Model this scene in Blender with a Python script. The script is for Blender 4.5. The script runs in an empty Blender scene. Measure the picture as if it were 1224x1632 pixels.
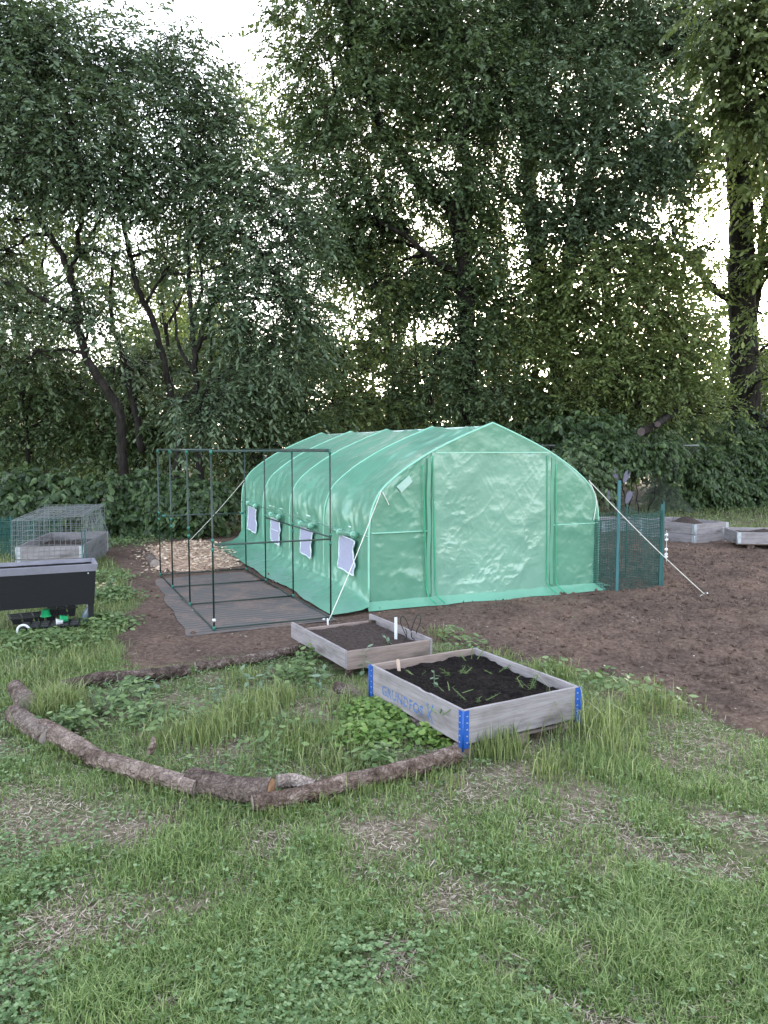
import bpy, bmesh, math, random
import numpy as np
from mathutils import Vector, Matrix, noise as mnoise

random.seed(11)
rng = np.random.default_rng(11)
scene = bpy.context.scene
COL = scene.collection
PI = math.pi

# ------------------------------------------------------------------ camera
F_PX, CAM_Z, PITCH = 1226.0, 1.74, math.radians(4.724)
cam_d = bpy.data.cameras.new('camera')
cam = bpy.data.objects.new('camera', cam_d)
COL.objects.link(cam)
cam.location = (0, 0, CAM_Z)
cam.rotation_euler = (PI / 2 - PITCH, 0, 0)
cam_d.sensor_fit = 'HORIZONTAL'
cam_d.sensor_width = 36.0
cam_d.lens = F_PX / 1224.0 * 36.0
cam_d.clip_start = 0.05
cam_d.clip_end = 2000
scene.camera = cam


def ray(u, v):
    b = -(v - 816) / F_PX
    return np.array([(u - 612) / F_PX, math.cos(PITCH) + b * math.sin(PITCH), -math.sin(PITCH) + b * math.cos(PITCH)])


def gnd(u, v, z=0.0):
    d = ray(u, v)
    t = (z - CAM_Z) / d[2]
    return np.array([d[0] * t, d[1] * t])


def at(u, v, Y):
    d = ray(u, v)
    t = Y / d[1]
    return np.array([d[0] * t, Y, CAM_Z + d[2] * t])


# ------------------------------------------------------------------ numpy noise
_T = rng.random((64, 64, 64)).astype(np.float32)


def vnoise(p):
    p = np.asarray(p, dtype=np.float64)
    if p.shape[-1] == 2:
        p = np.concatenate([p, np.full(p.shape[:-1] + (1,), 0.37)], -1)
    i = np.floor(p).astype(np.int64)
    f = p - i
    f = f * f * (3 - 2 * f)
    i0, i1 = i & 63, (i + 1) & 63
    r = 0
    for a in (0, 1):
        for b in (0, 1):
            for c in (0, 1):
                w = (f[..., 0] if a else 1 - f[..., 0]) * (f[..., 1] if b else 1 - f[..., 1]) * (f[..., 2] if c else 1 - f[..., 2])
                r = r + w * _T[(i1 if a else i0)[..., 0], (i1 if b else i0)[..., 1], (i1 if c else i0)[..., 2]]
    return r


def fbm(p, oct=4, gain=.5):
    p = np.asarray(p, dtype=np.float64)
    r, a, s = 0, 1.0, 0
    for k in range(oct):
        r = r + a * vnoise(p * (2.03 ** k) + 7.3 * k)
        s += a
        a *= gain
    return r / s


def ridged(p, oct=4, gain=.55):
    p = np.asarray(p, dtype=np.float64)
    r, a, s = 0, 1.0, 0
    for k in range(oct):
        r = r + a * (1 - np.abs(2 * vnoise(p * (2.07 ** k) + 3.1 * k) - 1))
        s += a
        a *= gain
    return r / s


def unit(a):
    a = np.asarray(a, dtype=np.float64)
    return a / np.maximum(np.linalg.norm(a, axis=-1, keepdims=True), 1e-9)


def in_poly(x, y, poly):
    poly = np.asarray(poly)
    inside = np.zeros(x.shape, bool)
    j = len(poly) - 1
    for i in range(len(poly)):
        xi, yi = poly[i]
        xj, yj = poly[j]
        c = ((yi > y) != (yj > y)) & (x < (xj - xi) * (y - yi) / (yj - yi + 1e-12) + xi)
        inside ^= c
        j = i
    return inside


def poly_sdf(x, y, poly):
    poly = np.asarray(poly)
    d = np.full(x.shape, 1e9)
    j = len(poly) - 1
    for i in range(len(poly)):
        a, b = poly[j], poly[i]
        ab = b - a
        t = np.clip(((x - a[0]) * ab[0] + (y - a[1]) * ab[1]) / (ab @ ab + 1e-12), 0, 1)
        d = np.minimum(d, np.hypot(x - a[0] - t * ab[0], y - a[1] - t * ab[1]))
        j = i
    return np.where(in_poly(x, y, poly), d, -d)


# ------------------------------------------------------------------ objects
def tag(o, label=None, cat=None, group=None, kind=None):
    if label:
        o['label'] = label
    if cat:
        o['category'] = cat
    if group:
        o['group'] = group
    if kind:
        o['kind'] = kind
    return o


def empty(name, loc, rz=0, label=None, cat=None, group=None):
    o = bpy.data.objects.new(name, None)
    o.empty_display_size = .1
    COL.objects.link(o)
    o.location = loc
    o.rotation_euler = (0, 0, rz)
    return tag(o, label, cat, group)


def link(name, me, parent=None, loc=(0, 0, 0), rz=0):
    o = bpy.data.objects.new(name, me)
    COL.objects.link(o)
    o.location = loc
    o.rotation_euler = (0, 0, rz)
    if parent is not None:
        o.parent = parent
    return o


def mesh_np(name, V, F, m, parent=None, smooth=False, loc=(0, 0, 0), rz=0):
    V = np.ascontiguousarray(V, dtype=np.float32).reshape(-1, 3)
    F = np.ascontiguousarray(F, dtype=np.int32)
    me = bpy.data.meshes.new(name)
    n, k = F.shape
    me.vertices.add(len(V))
    me.vertices.foreach_set('co', V.ravel())
    me.loops.add(n * k)
    me.loops.foreach_set('vertex_index', F.ravel())
    me.polygons.add(n)
    me.polygons.foreach_set('loop_start', np.arange(0, n * k, k, dtype=np.int32))
    me.update(calc_edges=True)
    me.polygons.foreach_set('use_smooth', np.full(n, bool(smooth)))
    me.materials.append(m)
    return link(name, me, parent, loc, rz)


def grid_faces(nu, nv):
    a = (np.arange(nu - 1)[:, None] * nv + np.arange(nv - 1)[None, :]).ravel()
    return np.stack([a, a + nv, a + nv + 1, a + 1], 1)


class Geo:
    def __init__(s):
        s.v, s.f = [], []

    def add(s, V, F):
        b = len(s.v)
        s.v += [tuple(float(c) for c in p) for p in V]
        s.f += [tuple(int(i) + b for i in f) for f in F]
        return s

    def box(s, c, size, rz=0, rot=None):
        hx, hy, hz = size[0] / 2, size[1] / 2, size[2] / 2
        R = rot if rot is not None else Matrix.Rotation(rz, 3, 'Z')
        V = [R @ Vector((x, y, z)) + Vector(c) for x in (-hx, hx) for y in (-hy, hy) for z in (-hz, hz)]
        return s.add(V, [(0, 1, 3, 2), (4, 6, 7, 5), (0, 4, 5, 1), (2, 3, 7, 6), (0, 2, 6, 4), (1, 5, 7, 3)])

    def tube(s, pts, r, n=8, cap=True):
        pts = [np.asarray(p, float) for p in pts]
        m = len(pts)
        rr = np.broadcast_to(np.asarray(r, float), (m,)) if np.ndim(r) else np.full(m, float(r))
        T = []
        for i in range(m):
            T.append(unit(pts[min(i + 1, m - 1)] - pts[max(i - 1, 0)]))
        ref = np.array([0, 0, 1.0]) if abs(T[0][2]) < .9 else np.array([1.0, 0, 0])
        u = unit(np.cross(T[0], ref))
        V = []
        for i in range(m):
            u = unit(u - T[i] * (u @ T[i]))
            w = np.cross(T[i], u)
            for k in range(n):
                a = 2 * PI * k / n
                V.append(pts[i] + rr[i] * (math.cos(a) * u + math.sin(a) * w))
        F = [(i * n + k, i * n + (k + 1) % n, (i + 1) * n + (k + 1) % n, (i + 1) * n + k) for i in range(m - 1) for k in range(n)]
        if cap:
            F += [tuple(range(n - 1, -1, -1)), tuple((m - 1) * n + k for k in range(n))]
        return s.add(V, F)

    def build(s, name, m, parent=None, smooth=False, loc=(0, 0, 0), rz=0, bevel=0):
        me = bpy.data.meshes.new(name)
        me.from_pydata(s.v, [], s.f)
        if bevel:
            bm = bmesh.new()
            bm.from_mesh(me)
            bmesh.ops.bevel(bm, geom=bm.edges[:], offset=bevel, segments=2, affect='EDGES', profile=.5)
            bm.to_mesh(me)
            bm.free()
        me.update()
        me.polygons.foreach_set('use_smooth', np.full(len(me.polygons), bool(smooth)))
        me.materials.append(m)
        return link(name, me, parent, loc, rz)


def smooth_path(pts, per=5):
    """Catmull-Rom through the points."""
    P = [np.asarray(p, float) for p in pts]
    if len(P) < 3:
        return [P[0] + (P[1] - P[0]) * t for t in np.linspace(0, 1, per + 1)]
    P = [2 * P[0] - P[1]] + P + [2 * P[-1] - P[-2]]
    out = []
    for i in range(1, len(P) - 2):
        for t in np.linspace(0, 1, per, endpoint=False):
            a, b, c, d = P[i - 1], P[i], P[i + 1], P[i + 2]
            out.append(.5 * ((2 * b) + (c - a) * t + (2 * a - 5 * b + 4 * c - d) * t * t + (3 * b - a - 3 * c + d) * t ** 3))
    out.append(P[-2])
    return out


# ------------------------------------------------------------------ materials
def nd(nt, typ, ins=None, **props):
    n = nt.nodes.new(typ)
    for k, v in props.items():
        setattr(n, k, v)
    for k, v in (ins or {}).items():
        if isinstance(v, bpy.types.NodeSocket):
            nt.links.new(v, n.inputs[k])
        else:
            n.inputs[k].default_value = v
    return n


def new_mat(name):
    m = bpy.data.materials.new(name)
    m.use_nodes = True
    nt = m.node_tree
    nt.nodes.clear()
    return m, nt, nt.nodes.new('ShaderNodeOutputMaterial')


def rgba(c):
    return (c[0], c[1], c[2], 1.0)


def ramp(nt, fac, stops):
    r = nt.nodes.new('ShaderNodeValToRGB')
    e = r.color_ramp.elements
    while len(e) < len(stops):
        e.new(.5)
    for i, (p, c) in enumerate(stops):
        e[i].position = p
        e[i].color = rgba(c)
    nt.links.new(fac, r.inputs['Fac'])
    return r.outputs['Color']


def coords(nt, scale=(1, 1, 1), kind='Object', rot=(0, 0, 0)):
    tc = nt.nodes.new('ShaderNodeTexCoord')
    mp = nd(nt, 'ShaderNodeMapping', {'Vector': tc.outputs[kind], 'Scale': scale, 'Rotation': rot})
    return mp.outputs['Vector']


def nz(nt, vec, scale, detail=4, rough=.55, typ='FBM', dist=0.0):
    return nd(nt, 'ShaderNodeTexNoise', {'Vector': vec, 'Scale': scale, 'Detail': detail, 'Roughness': rough, 'Distortion': dist}, noise_type=typ).outputs[0]


def mixc(nt, fac, a, b, blend='MIX'):
    n = nt.nodes.new('ShaderNodeMix')
    n.data_type = 'RGBA'
    n.blend_type = blend
    for sock, val in ((n.inputs[0], fac), (n.inputs[6], a), (n.inputs[7], b)):
        if isinstance(val, bpy.types.NodeSocket):
            nt.links.new(val, sock)
        else:
            sock.default_value = val if np.ndim(val) == 0 else rgba(val)
    return n.outputs[2]


def bump(nt, h, strength, dist=.01):
    return nd(nt, 'ShaderNodeBump', {'Height': h, 'Strength': strength, 'Distance': dist}).outputs['Normal']


def simple(name, stops, scale=8, rough=.7, stretch=(1, 1, 1), spec=.3, bumpy=.3, bdist=.004, metallic=0, kind='Object', detail=5):
    m, nt, out = new_mat(name)
    v = coords(nt, stretch, kind)
    n1 = nz(nt, v, scale, detail, .6)
    b = nd(nt, 'ShaderNodeBsdfPrincipled', {'Base Color': ramp(nt, n1, stops), 'Roughness': rough, 'Metallic': metallic, 'Specular IOR Level': spec})
    if bumpy:
        nt.links.new(bump(nt, nz(nt, v, scale * 2.5, 5, .65), bumpy, bdist), b.inputs['Normal'])
    nt.links.new(b.outputs[0], out.inputs[0])
    return m


def leaf_mat(name, dark, mid, light, trans=.35, rough=.45, spec=.5, yellow=None):
    m, nt, out = new_mat(name)
    g = nt.nodes.new('ShaderNodeNewGeometry')
    col = ramp(nt, g.outputs['Random Per Island'], [(0, dark), (.5, mid), (.97, light)])
    p = nd(nt, 'ShaderNodeBsdfPrincipled', {'Base Color': col, 'Roughness': rough, 'Specular IOR Level': spec})
    tcol = mixc(nt, .5, col, yellow or (.13, .19, .035))
    t = nd(nt, 'ShaderNodeBsdfTranslucent', {'Color': tcol})
    mx = nd(nt, 'ShaderNodeMixShader', {0: trans, 1: p.outputs[0], 2: t.outputs[0]})
    nt.links.new(mx.outputs[0], out.inputs[0])
    return m


def plastic(name, col, rough=.4, spec=.5):
    m, nt, out = new_mat(name)
    v = coords(nt)
    n1 = nz(nt, v, 14, 3, .6)
    c = mixc(nt, n1, tuple(x * .82 for x in col), tuple(min(x * 1.12, .95) for x in col))
    b = nd(nt, 'ShaderNodeBsdfPrincipled', {'Base Color': c, 'Roughness': rough, 'Specular IOR Level': spec})
    nt.links.new(b.outputs[0], out.inputs[0])
    return m


def wood_mat(name, a, b_, c, scale=1.0, stain=(.10, .085, .08)):
    m, nt, out = new_mat(name)
    v = coords(nt, (1.2, 14, 14))
    big = nz(nt, coords(nt, (1, 2, 3)), 2.5 * scale, 4, .6)
    gr = nz(nt, v, 3.2 * scale, 6, .7, dist=.6)
    fine = nz(nt, coords(nt, (2, 90, 90)), 2, 4, .7)
    col = ramp(nt, gr, [(.28, a), (.5, b_), (.75, c)])
    col = mixc(nt, .35, col, ramp(nt, fine, [(.3, a), (.7, c)]))
    st = ramp(nt, big, [(.5, (0, 0, 0)), (.75, (.8, .8, .8))])
    col = mixc(nt, st, col, stain)
    p = nd(nt, 'ShaderNodeBsdfPrincipled', {'Base Color': col, 'Roughness': .82, 'Specular IOR Level': .2})
    nt.links.new(bump(nt, gr, .5, .004), p.inputs['Normal'])
    nt.links.new(p.outputs[0], out.inputs[0])
    return m


def bark_mat(name, a, b_, c, scale=2.0, stretch=(1, 1, 1)):
    m, nt, out = new_mat(name)
    v = coords(nt, stretch)
    n1 = nz(nt, v, 9 * scale, 6, .65)
    vo = nd(nt, 'ShaderNodeTexVoronoi', {'Vector': v, 'Scale': 22 * scale, 'Randomness': 1.0}, feature='F1', distance='EUCLIDEAN').outputs['Distance']
    n2 = nz(nt, coords(nt), 2.2, 3, .5)
    col = ramp(nt, n1, [(.3, a), (.5, b_), (.72, c)])
    col = mixc(nt, ramp(nt, n2, [(.5, (0, 0, 0)), (.7, (.6, .6, .6))]), col, c)
    ve = nd(nt, 'ShaderNodeTexVoronoi', {'Vector': nd(nt, 'ShaderNodeMix', {0: .35, 4: v, 5: nd(nt, 'ShaderNodeTexNoise', {'Vector': v, 'Scale': 6.0}).outputs[1]}, data_type='VECTOR').outputs[1], 'Scale': 17 * scale, 'Randomness': 1.0}, feature='DISTANCE_TO_EDGE').outputs['Distance']
    col = mixc(nt, ramp(nt, ve, [(.01, (.5, .5, .5)), (.10, (0, 0, 0))]), col, tuple(x * .5 for x in a))
    h = nd(nt, 'ShaderNodeMath', {0: nd(nt, 'ShaderNodeMath', {0: n1, 1: vo}, operation='ADD').outputs[0], 1: nd(nt, 'ShaderNodeMath', {0: ve, 1: .15}, operation='MINIMUM').outputs[0]}, operation='ADD').outputs[0]
    p = nd(nt, 'ShaderNodeBsdfPrincipled', {'Base Color': col, 'Roughness': .9, 'Specular IOR Level': .15})
    nt.links.new(bump(nt, h, 1.0, .03), p.inputs['Normal'])
    nt.links.new(p.outputs[0], out.inputs[0])
    return m


def film_mat(name, col, clear=.2, crinkle=.4, sc=5.0, rough=.28, trans=.5, gloss=1.0):
    """Woven polyethylene film: diffuse + translucent + a little see-through + a sheen."""
    m, nt, out = new_mat(name)
    v = coords(nt)
    v2 = coords(nt, (1, .8, 1.4), rot=(.5, .3, .6))
    n1 = nz(nt, v, 1.3, 4, .6)
    c = mixc(nt, n1, tuple(x * .8 for x in col), tuple(min(1, x * 1.2) for x in col))
    rg = nz(nt, v2, sc * .7, 2.5, .5, 'RIDGED_MULTIFRACTAL', .3)
    fn = nz(nt, v, sc * 1.6, 2.5, .5)
    h = nd(nt, 'ShaderNodeMath', {0: rg, 1: nd(nt, 'ShaderNodeMath', {0: fn, 1: .5}, operation='MULTIPLY').outputs[0]}, operation='ADD').outputs[0]
    nrm = bump(nt, h, crinkle, .012)
    d = nd(nt, 'ShaderNodeBsdfDiffuse', {'Color': c, 'Normal': nrm})
    t = nd(nt, 'ShaderNodeBsdfTranslucent', {'Color': c, 'Normal': nrm})
    m1 = nd(nt, 'ShaderNodeMixShader', {0: trans, 1: d.outputs[0], 2: t.outputs[0]})
    tr = nd(nt, 'ShaderNodeBsdfTransparent', {'Color': rgba(tuple(min(1, .45 + .6 * x) for x in col))})
    m2 = nd(nt, 'ShaderNodeMixShader', {0: clear, 1: m1.outputs[0], 2: tr.outputs[0]})
    gl = nd(nt, 'ShaderNodeBsdfGlossy', {'Color': (1, 1, 1, 1), 'Roughness': rough, 'Normal': nrm})
    lw_ = nd(nt, 'ShaderNodeLayerWeight', {'Blend': .5, 'Normal': nrm}).outputs['Facing']
    fr = nd(nt, 'ShaderNodeMath', {0: lw_, 1: 3.5}, operation='POWER').outputs[0]
    fr = nd(nt, 'ShaderNodeMath', {0: fr, 1: .55 * gloss, 2: .05 * gloss}, operation='MULTIPLY_ADD').outputs[0]
    m3 = nd(nt, 'ShaderNodeMixShader', {0: fr, 1: m2.outputs[0], 2: gl.outputs[0]})
    nt.links.new(m3.outputs[0], out.inputs[0])
    return m


M = {}
M['film'] = film_mat('green_film', (.128, .335, .232), .0, .6, 4.2, trans=.08, rough=.28, gloss=1.1)
M['film_front'] = film_mat('green_film_front', (.122, .305, .216), .04, 1.0, 4.6, trans=.08, rough=.24, gloss=1.7)
M['film_door'] = film_mat('pale_green_film', (.195, .375, .290), .0, 1.0, 5.0, rough=.22, trans=.08, gloss=2.0)
M['seam'] = plastic('pale_seam_tape', (.30, .58, .46), .4)
M['zip'] = plastic('green_zip', (.03, .33, .17), .4)
M['hoop'] = plastic('hoop_highlight', (.26, .55, .42), .4)  # pale tone paints the highlight where the hoops press the film
M['steel'] = plastic('white_steel_tube', (.62, .74, .70), .35)
M['pane'] = simple('window_mesh', [(.3, (.34, .33, .47)), (.7, (.42, .41, .56))], 40, .6, bumpy=.15)  # white mesh; its sky reflection is put into the lavender colour
M['pane_edge'] = plastic('window_edge', (.66, .72, .76), .5)
M['patch'] = plastic('pale_film_patch', (.36, .52, .46), .35)
M['rope'] = simple('white_rope', [(.3, (.55, .52, .46)), (.7, (.78, .75, .70))], 60, .8)
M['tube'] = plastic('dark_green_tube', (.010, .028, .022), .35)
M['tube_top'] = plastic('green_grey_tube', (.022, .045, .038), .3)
M['joint'] = plastic('green_connector', (.02, .15, .115), .4)
M['white'] = plastic('white_plastic', (.72, .72, .74), .45)
M['paleblue'] = plastic('clear_blue_plastic', (.16, .20, .24), .2)
M['black_pl'] = plastic('black_plastic', (.012, .012, .016), .45)
M['green_pl'] = plastic('green_plastic_pot', (.02, .36, .14), .4)
M['lavgrey'] = simple('grey_planter_rim', [(.3, (.17, .16, .20)), (.7, (.23, .22, .27))], 6, .5, bumpy=.1)
M['wood'] = wood_mat('grey_board', (.165, .140, .145), (.285, .252, .265), (.40, .365, .38))
M['wood_brown'] = wood_mat('brown_board', (.17, .12, .105), (.27, .20, .18), (.38, .31, .29))
M['wood_raw'] = simple('cut_wood', [(.3, (.17, .085, .045)), (.7, (.30, .17, .10))], 30, .8)
M['wood_grey_end'] = simple('old_cut_wood', [(.3, (.22, .17, .15)), (.7, (.36, .30, .28))], 30, .8)
M['limb_end'] = simple('sawn_limb_face', [(.3, (.07, .05, .05)), (.7, (.125, .095, .095))], 14, .8)
M['blue'] = plastic('blue_hinge_paint', (.012, .085, .38), .5)
M['galv'] = simple('galvanised_steel', [(.3, (.36, .38, .42)), (.7, (.55, .57, .62))], 30, .45, metallic=.5, bumpy=.1)
M['wire'] = plastic('grey_wire', (.20, .21, .22), .4)
M['black_wire'] = plastic('black_wire', (.012, .011, .011), .5)
M['net'] = plastic('dark_green_net', (.012, .075, .065), .5)
M['stake'] = plastic('teal_stake', (.04, .14, .155), .5)
M['stake_green'] = plastic('green_steel_stake', (.02, .10, .10), .5)
M['tagwood'] = plastic('wooden_tag', (.60, .44, .36), .7)
M['bark'] = bark_mat('log_bark', (.045, .030, .025), (.17, .122, .104), (.39, .31, .28))
M['bark_pink'] = bark_mat('peeling_bark', (.05, .031, .024), (.20, .138, .115), (.47, .365, .325))
M['bark_dark'] = bark_mat('damp_bark', (.035, .024, .020), (.13, .092, .080), (.30, .225, .20))
M['bark_pale'] = bark_mat('pale_bark', (.16, .12, .105), (.38, .30, .27), (.62, .53, .49))
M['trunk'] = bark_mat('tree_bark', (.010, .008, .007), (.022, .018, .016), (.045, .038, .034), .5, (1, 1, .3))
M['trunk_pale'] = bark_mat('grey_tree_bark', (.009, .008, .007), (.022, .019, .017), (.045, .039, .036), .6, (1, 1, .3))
M['potting'] = simple('potting_soil', [(.3, (.006, .005, .005)), (.55, (.016, .012, .012)), (.75, (.05, .042, .04))], 60, .95, bumpy=1.0, bdist=.02, spec=.1)
M['bedsoil'] = simple('bed_soil', [(.3, (.035, .026, .023)), (.7, (.11, .083, .076))], 40, .95, bumpy=1.0, bdist=.02, spec=.1)
M['chips'] = simple('wood_chips', [(.3, (.30, .19, .14)), (.7, (.52, .37, .29))], 30, .85, kind='Object')
M['leafA'] = leaf_mat('leaf_cool', (.048, .080, .045), (.098, .146, .080), (.19, .245, .145), .32)
M['leafB'] = leaf_mat('leaf_dark', (.036, .062, .027), (.076, .118, .050), (.158, .212, .094), .32)
M['leafC'] = leaf_mat('leaf_warm', (.075, .105, .034), (.145, .19, .06), (.25, .295, .105), .42)
M['leafD'] = leaf_mat('leaf_yellow', (.065, .09, .028), (.115, .15, .05), (.18, .22, .085), .42)
M['ivy'] = leaf_mat('ivy_leaf', (.022, .044, .016), (.044, .078, .027), (.10, .155, .055), .3)
M['weed'] = leaf_mat('weed_leaf', (.08, .14, .045), (.14, .215, .075), (.24, .32, .13), .3)
M['clover'] = leaf_mat('clover_leaf', (.07, .14, .045), (.13, .22, .08), (.27, .37, .18), .3, rough=.6)
M['lime'] = leaf_mat('lime_leaf', (.10, .19, .04), (.17, .28, .06), (.27, .38, .10), .3)
M['milkweed'] = leaf_mat('milkweed_leaf', (.10, .17, .10), (.16, .24, .15), (.24, .32, .22), .3)
M['grass'] = leaf_mat('grass_blade', (.086, .155, .037), (.168, .258, .072), (.38, .46, .19), .3, rough=.5)
M['tallgrass'] = leaf_mat('tall_grass_blade', (.115, .165, .05), (.20, .25, .085), (.38, .41, .19), .35)
M['straw'] = leaf_mat('dry_straw', (.23, .175, .135), (.39, .315, .25), (.60, .52, .44), .15, rough=.8, spec=.1, yellow=(.3, .24, .17))
M['flower'] = leaf_mat('cream_petal', (.5, .42, .25), (.6, .5, .32), (.7, .62, .45), .3)
M['pale_petal'] = simple('pale_petal_plate', [(.3, (.11, .10, .145)), (.7, (.17, .155, .21))], 12, .5)
M['fleck'] = leaf_mat('pale_fleck', (.22, .17, .15), (.38, .32, .29), (.62, .58, .54), 0.05, rough=.9, spec=.1, yellow=(.4, .35, .3))


def ground_mat():
    m, nt, out = new_mat('lawn_ground')
    v = coords(nt)
    a = nz(nt, v, 1.6, 6, .6)
    b = nz(nt, v, 18, 5, .7)
    base = ramp(nt, b, [(.3, (.09, .075, .05)), (.5, (.20, .16, .12)), (.72, (.40, .32, .26))])
    green = ramp(nt, b, [(.3, (.055, .075, .028)), (.7, (.14, .17, .07))])
    c = mixc(nt, ramp(nt, a, [(.42, (0, 0, 0)), (.6, (1, 1, 1))]), base, green)
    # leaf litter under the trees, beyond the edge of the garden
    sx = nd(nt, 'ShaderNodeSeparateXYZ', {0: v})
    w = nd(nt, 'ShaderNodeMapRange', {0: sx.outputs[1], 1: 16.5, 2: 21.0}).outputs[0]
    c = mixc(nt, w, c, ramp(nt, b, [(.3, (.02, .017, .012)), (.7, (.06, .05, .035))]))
    p = nd(nt, 'ShaderNodeBsdfPrincipled', {'Base Color': c, 'Roughness': .95, 'Specular IOR Level': .1})
    nt.links.new(bump(nt, nz(nt, v, 60, 5, .7), .8, .02), p.inputs['Normal'])
    nt.links.new(p.outputs[0], out.inputs[0])
    return m


def soil_mat():
    m, nt, out = new_mat('bare_soil')
    v = coords(nt)
    a = nz(nt, v, .9, 5, .6)
    b = nz(nt, v, 26, 6, .7)
    c1 = ramp(nt, b, [(.28, (.090, .056, .043)), (.5, (.192, .127, .100)), (.75, (.33, .230, .188))])
    c2 = ramp(nt, b, [(.28, (.058, .038, .031)), (.5, (.132, .090, .074)), (.75, (.24, .170, .145))])
    c = mixc(nt, ramp(nt, a, [(.4, (0, 0, 0)), (.58, (1, 1, 1))]), c1, c2)
    damp = nz(nt, v, 3.2, 5, .65)
    c = mixc(nt, ramp(nt, damp, [(.52, (0, 0, 0)), (.68, (.6, .6, .6))]), c, (.07, .05, .044))
    p = nd(nt, 'ShaderNodeBsdfPrincipled', {'Base Color': c, 'Roughness': .95, 'Specular IOR Level': .1})
    h = nz(nt, v, 45, 6, .75)
    nt.links.new(bump(nt, h, 1.0, .03), p.inputs['Normal'])
    nt.links.new(p.outputs[0], out.inputs[0])
    return m


def weedmat_mat():
    m, nt, out = new_mat('weed_fabric')
    v = coords(nt)
    wv = nd(nt, 'ShaderNodeTexWave', {'Vector': v, 'Scale': 3.4, 'Distortion': .8, 'Detail': 2.0}, wave_type='BANDS', bands_direction='Y').outputs[1]
    c = ramp(nt, wv, [(.3, (.10, .086, .083)), (.7, (.145, .126, .122))])
    n1 = nz(nt, v, 2.4, 6, .62, dist=.4)
    c = mixc(nt, ramp(nt, n1, [(.47, (0, 0, 0)), (.58, (1, 1, 1))]), c, ramp(nt, nz(nt, v, 30, 4, .7), [(.3, (.11, .08, .07)), (.7, (.24, .18, .16))]))
    p = nd(nt, 'ShaderNodeBsdfPrincipled', {'Base Color': c, 'Roughness': .8, 'Specular IOR Level': .2})
    nt.links.new(bump(nt, wv, .5, .006), p.inputs['Normal'])
    nt.links.new(p.outputs[0], out.inputs[0])
    return m


def wicker_mat():
    m, nt, out = new_mat('black_wicker')
    v = coords(nt)
    br = nd(nt, 'ShaderNodeTexBrick', {'Vector': coords(nt, (1, 1, 1), rot=(PI / 2, 0, 0)), 'Scale': 22.0, 'Mortar Size': .035, 'Brick Width': .55, 'Row Height': .28, 'Mortar Smooth': .8,
                                        'Color1': (1, 1, 1, 1), 'Color2': (.7, .7, .7, 1), 'Mortar': (0, 0, 0, 1)})
    c = ramp(nt, br.outputs[0], [(0, (.002, .002, .003)), (1, (.011, .011, .016))])
    p = nd(nt, 'ShaderNodeBsdfPrincipled', {'Base Color': c, 'Roughness': .45, 'Specular IOR Level': .4})
    nt.links.new(bump(nt, br.outputs[0], .9, .008), p.inputs['Normal'])
    nt.links.new(p.outputs[0], out.inputs[0])
    return m


def worn_paint():
    m, nt, out = new_mat('worn_blue_print')
    n1 = nz(nt, coords(nt), 38, 5, .7)
    p = nd(nt, 'ShaderNodeBsdfPrincipled', {'Base Color': (.07, .20, .52, 1), 'Roughness': .8})
    t = nd(nt, 'ShaderNodeBsdfTransparent')
    fac = ramp(nt, n1, [(.38, (.1, .1, .1)), (.56, (.92, .92, .92))])
    mx = nd(nt, 'ShaderNodeMixShader', {0: fac, 1: p.outputs[0], 2: t.outputs[0]})
    nt.links.new(mx.outputs[0], out.inputs[0])
    return m


M['ground'], M['soil'], M['weedmat'], M['wicker'], M['print'] = ground_mat(), soil_mat(), weedmat_mat(), wicker_mat(), worn_paint()

# ------------------------------------------------------------------ world and sun
SUN_EL, SUN_AZ = math.radians(11.5), math.radians(21.0)
SKY_STRENGTH, SUN_STRENGTH, EXPOSURE = 0.15, .6, 3.03
w = bpy.data.worlds.new('World')
scene.world = w
w.use_nodes = True
wn = w.node_tree
wn.nodes.clear()
sky = wn.nodes.new('ShaderNodeTexSky')
sky.sky_type = 'NISHITA'
sky.sun_disc = False
sky.sun_elevation = SUN_EL
sky.sun_rotation = SUN_AZ
sky.air_density = 1.0
sky.dust_density = 2.0
sky.ozone_density = 1.0
bg = wn.nodes.new('ShaderNodeBackground')
bg.inputs[1].default_value = SKY_STRENGTH
wo = wn.nodes.new('ShaderNodeOutputWorld')
hs = wn.nodes.new('ShaderNodeHueSaturation')
hs.inputs['Saturation'].default_value = .52
wn.links.new(sky.outputs[0], hs.inputs['Color'])
wn.links.new(hs.outputs[0], bg.inputs[0])
wn.links.new(bg.outputs[0], wo.inputs[0])
sl = bpy.data.lights.new('sun', 'SUN')
sl.energy = SUN_STRENGTH
sl.angle = math.radians(10)
sl.color = (1.0, .90, .74)
so = bpy.data.objects.new('sun', sl)
COL.objects.link(so)
sd = Vector((math.sin(SUN_AZ) * math.cos(SUN_EL), math.cos(SUN_AZ) * math.cos(SUN_EL), math.sin(SUN_EL)))
so.rotation_euler = sd.to_track_quat('Z', 'Y').to_euler()
so.location = (10, 30, 20)
vs = scene.view_settings
scene.display_settings.display_device = 'sRGB'
vs.view_transform = 'Standard'
vs.look = 'None'
vs.exposure = EXPOSURE
vs.gamma = 1.0
cy = scene.cycles
cy.max_bounces = 8
cy.diffuse_bounces = 3
cy.glossy_bounces = 2
cy.transmission_bounces = 4
cy.transparent_max_bounces = 12
cy.use_denoising = True
cy.use_adaptive_sampling = False
cy.denoising_prefilter = 'ACCURATE'
cy.denoising_input_passes = 'RGB_ALBEDO_NORMAL'
cy.denoiser = 'OPENIMAGEDENOISE'
cy.sample_clamp_indirect = 6.0

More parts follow.
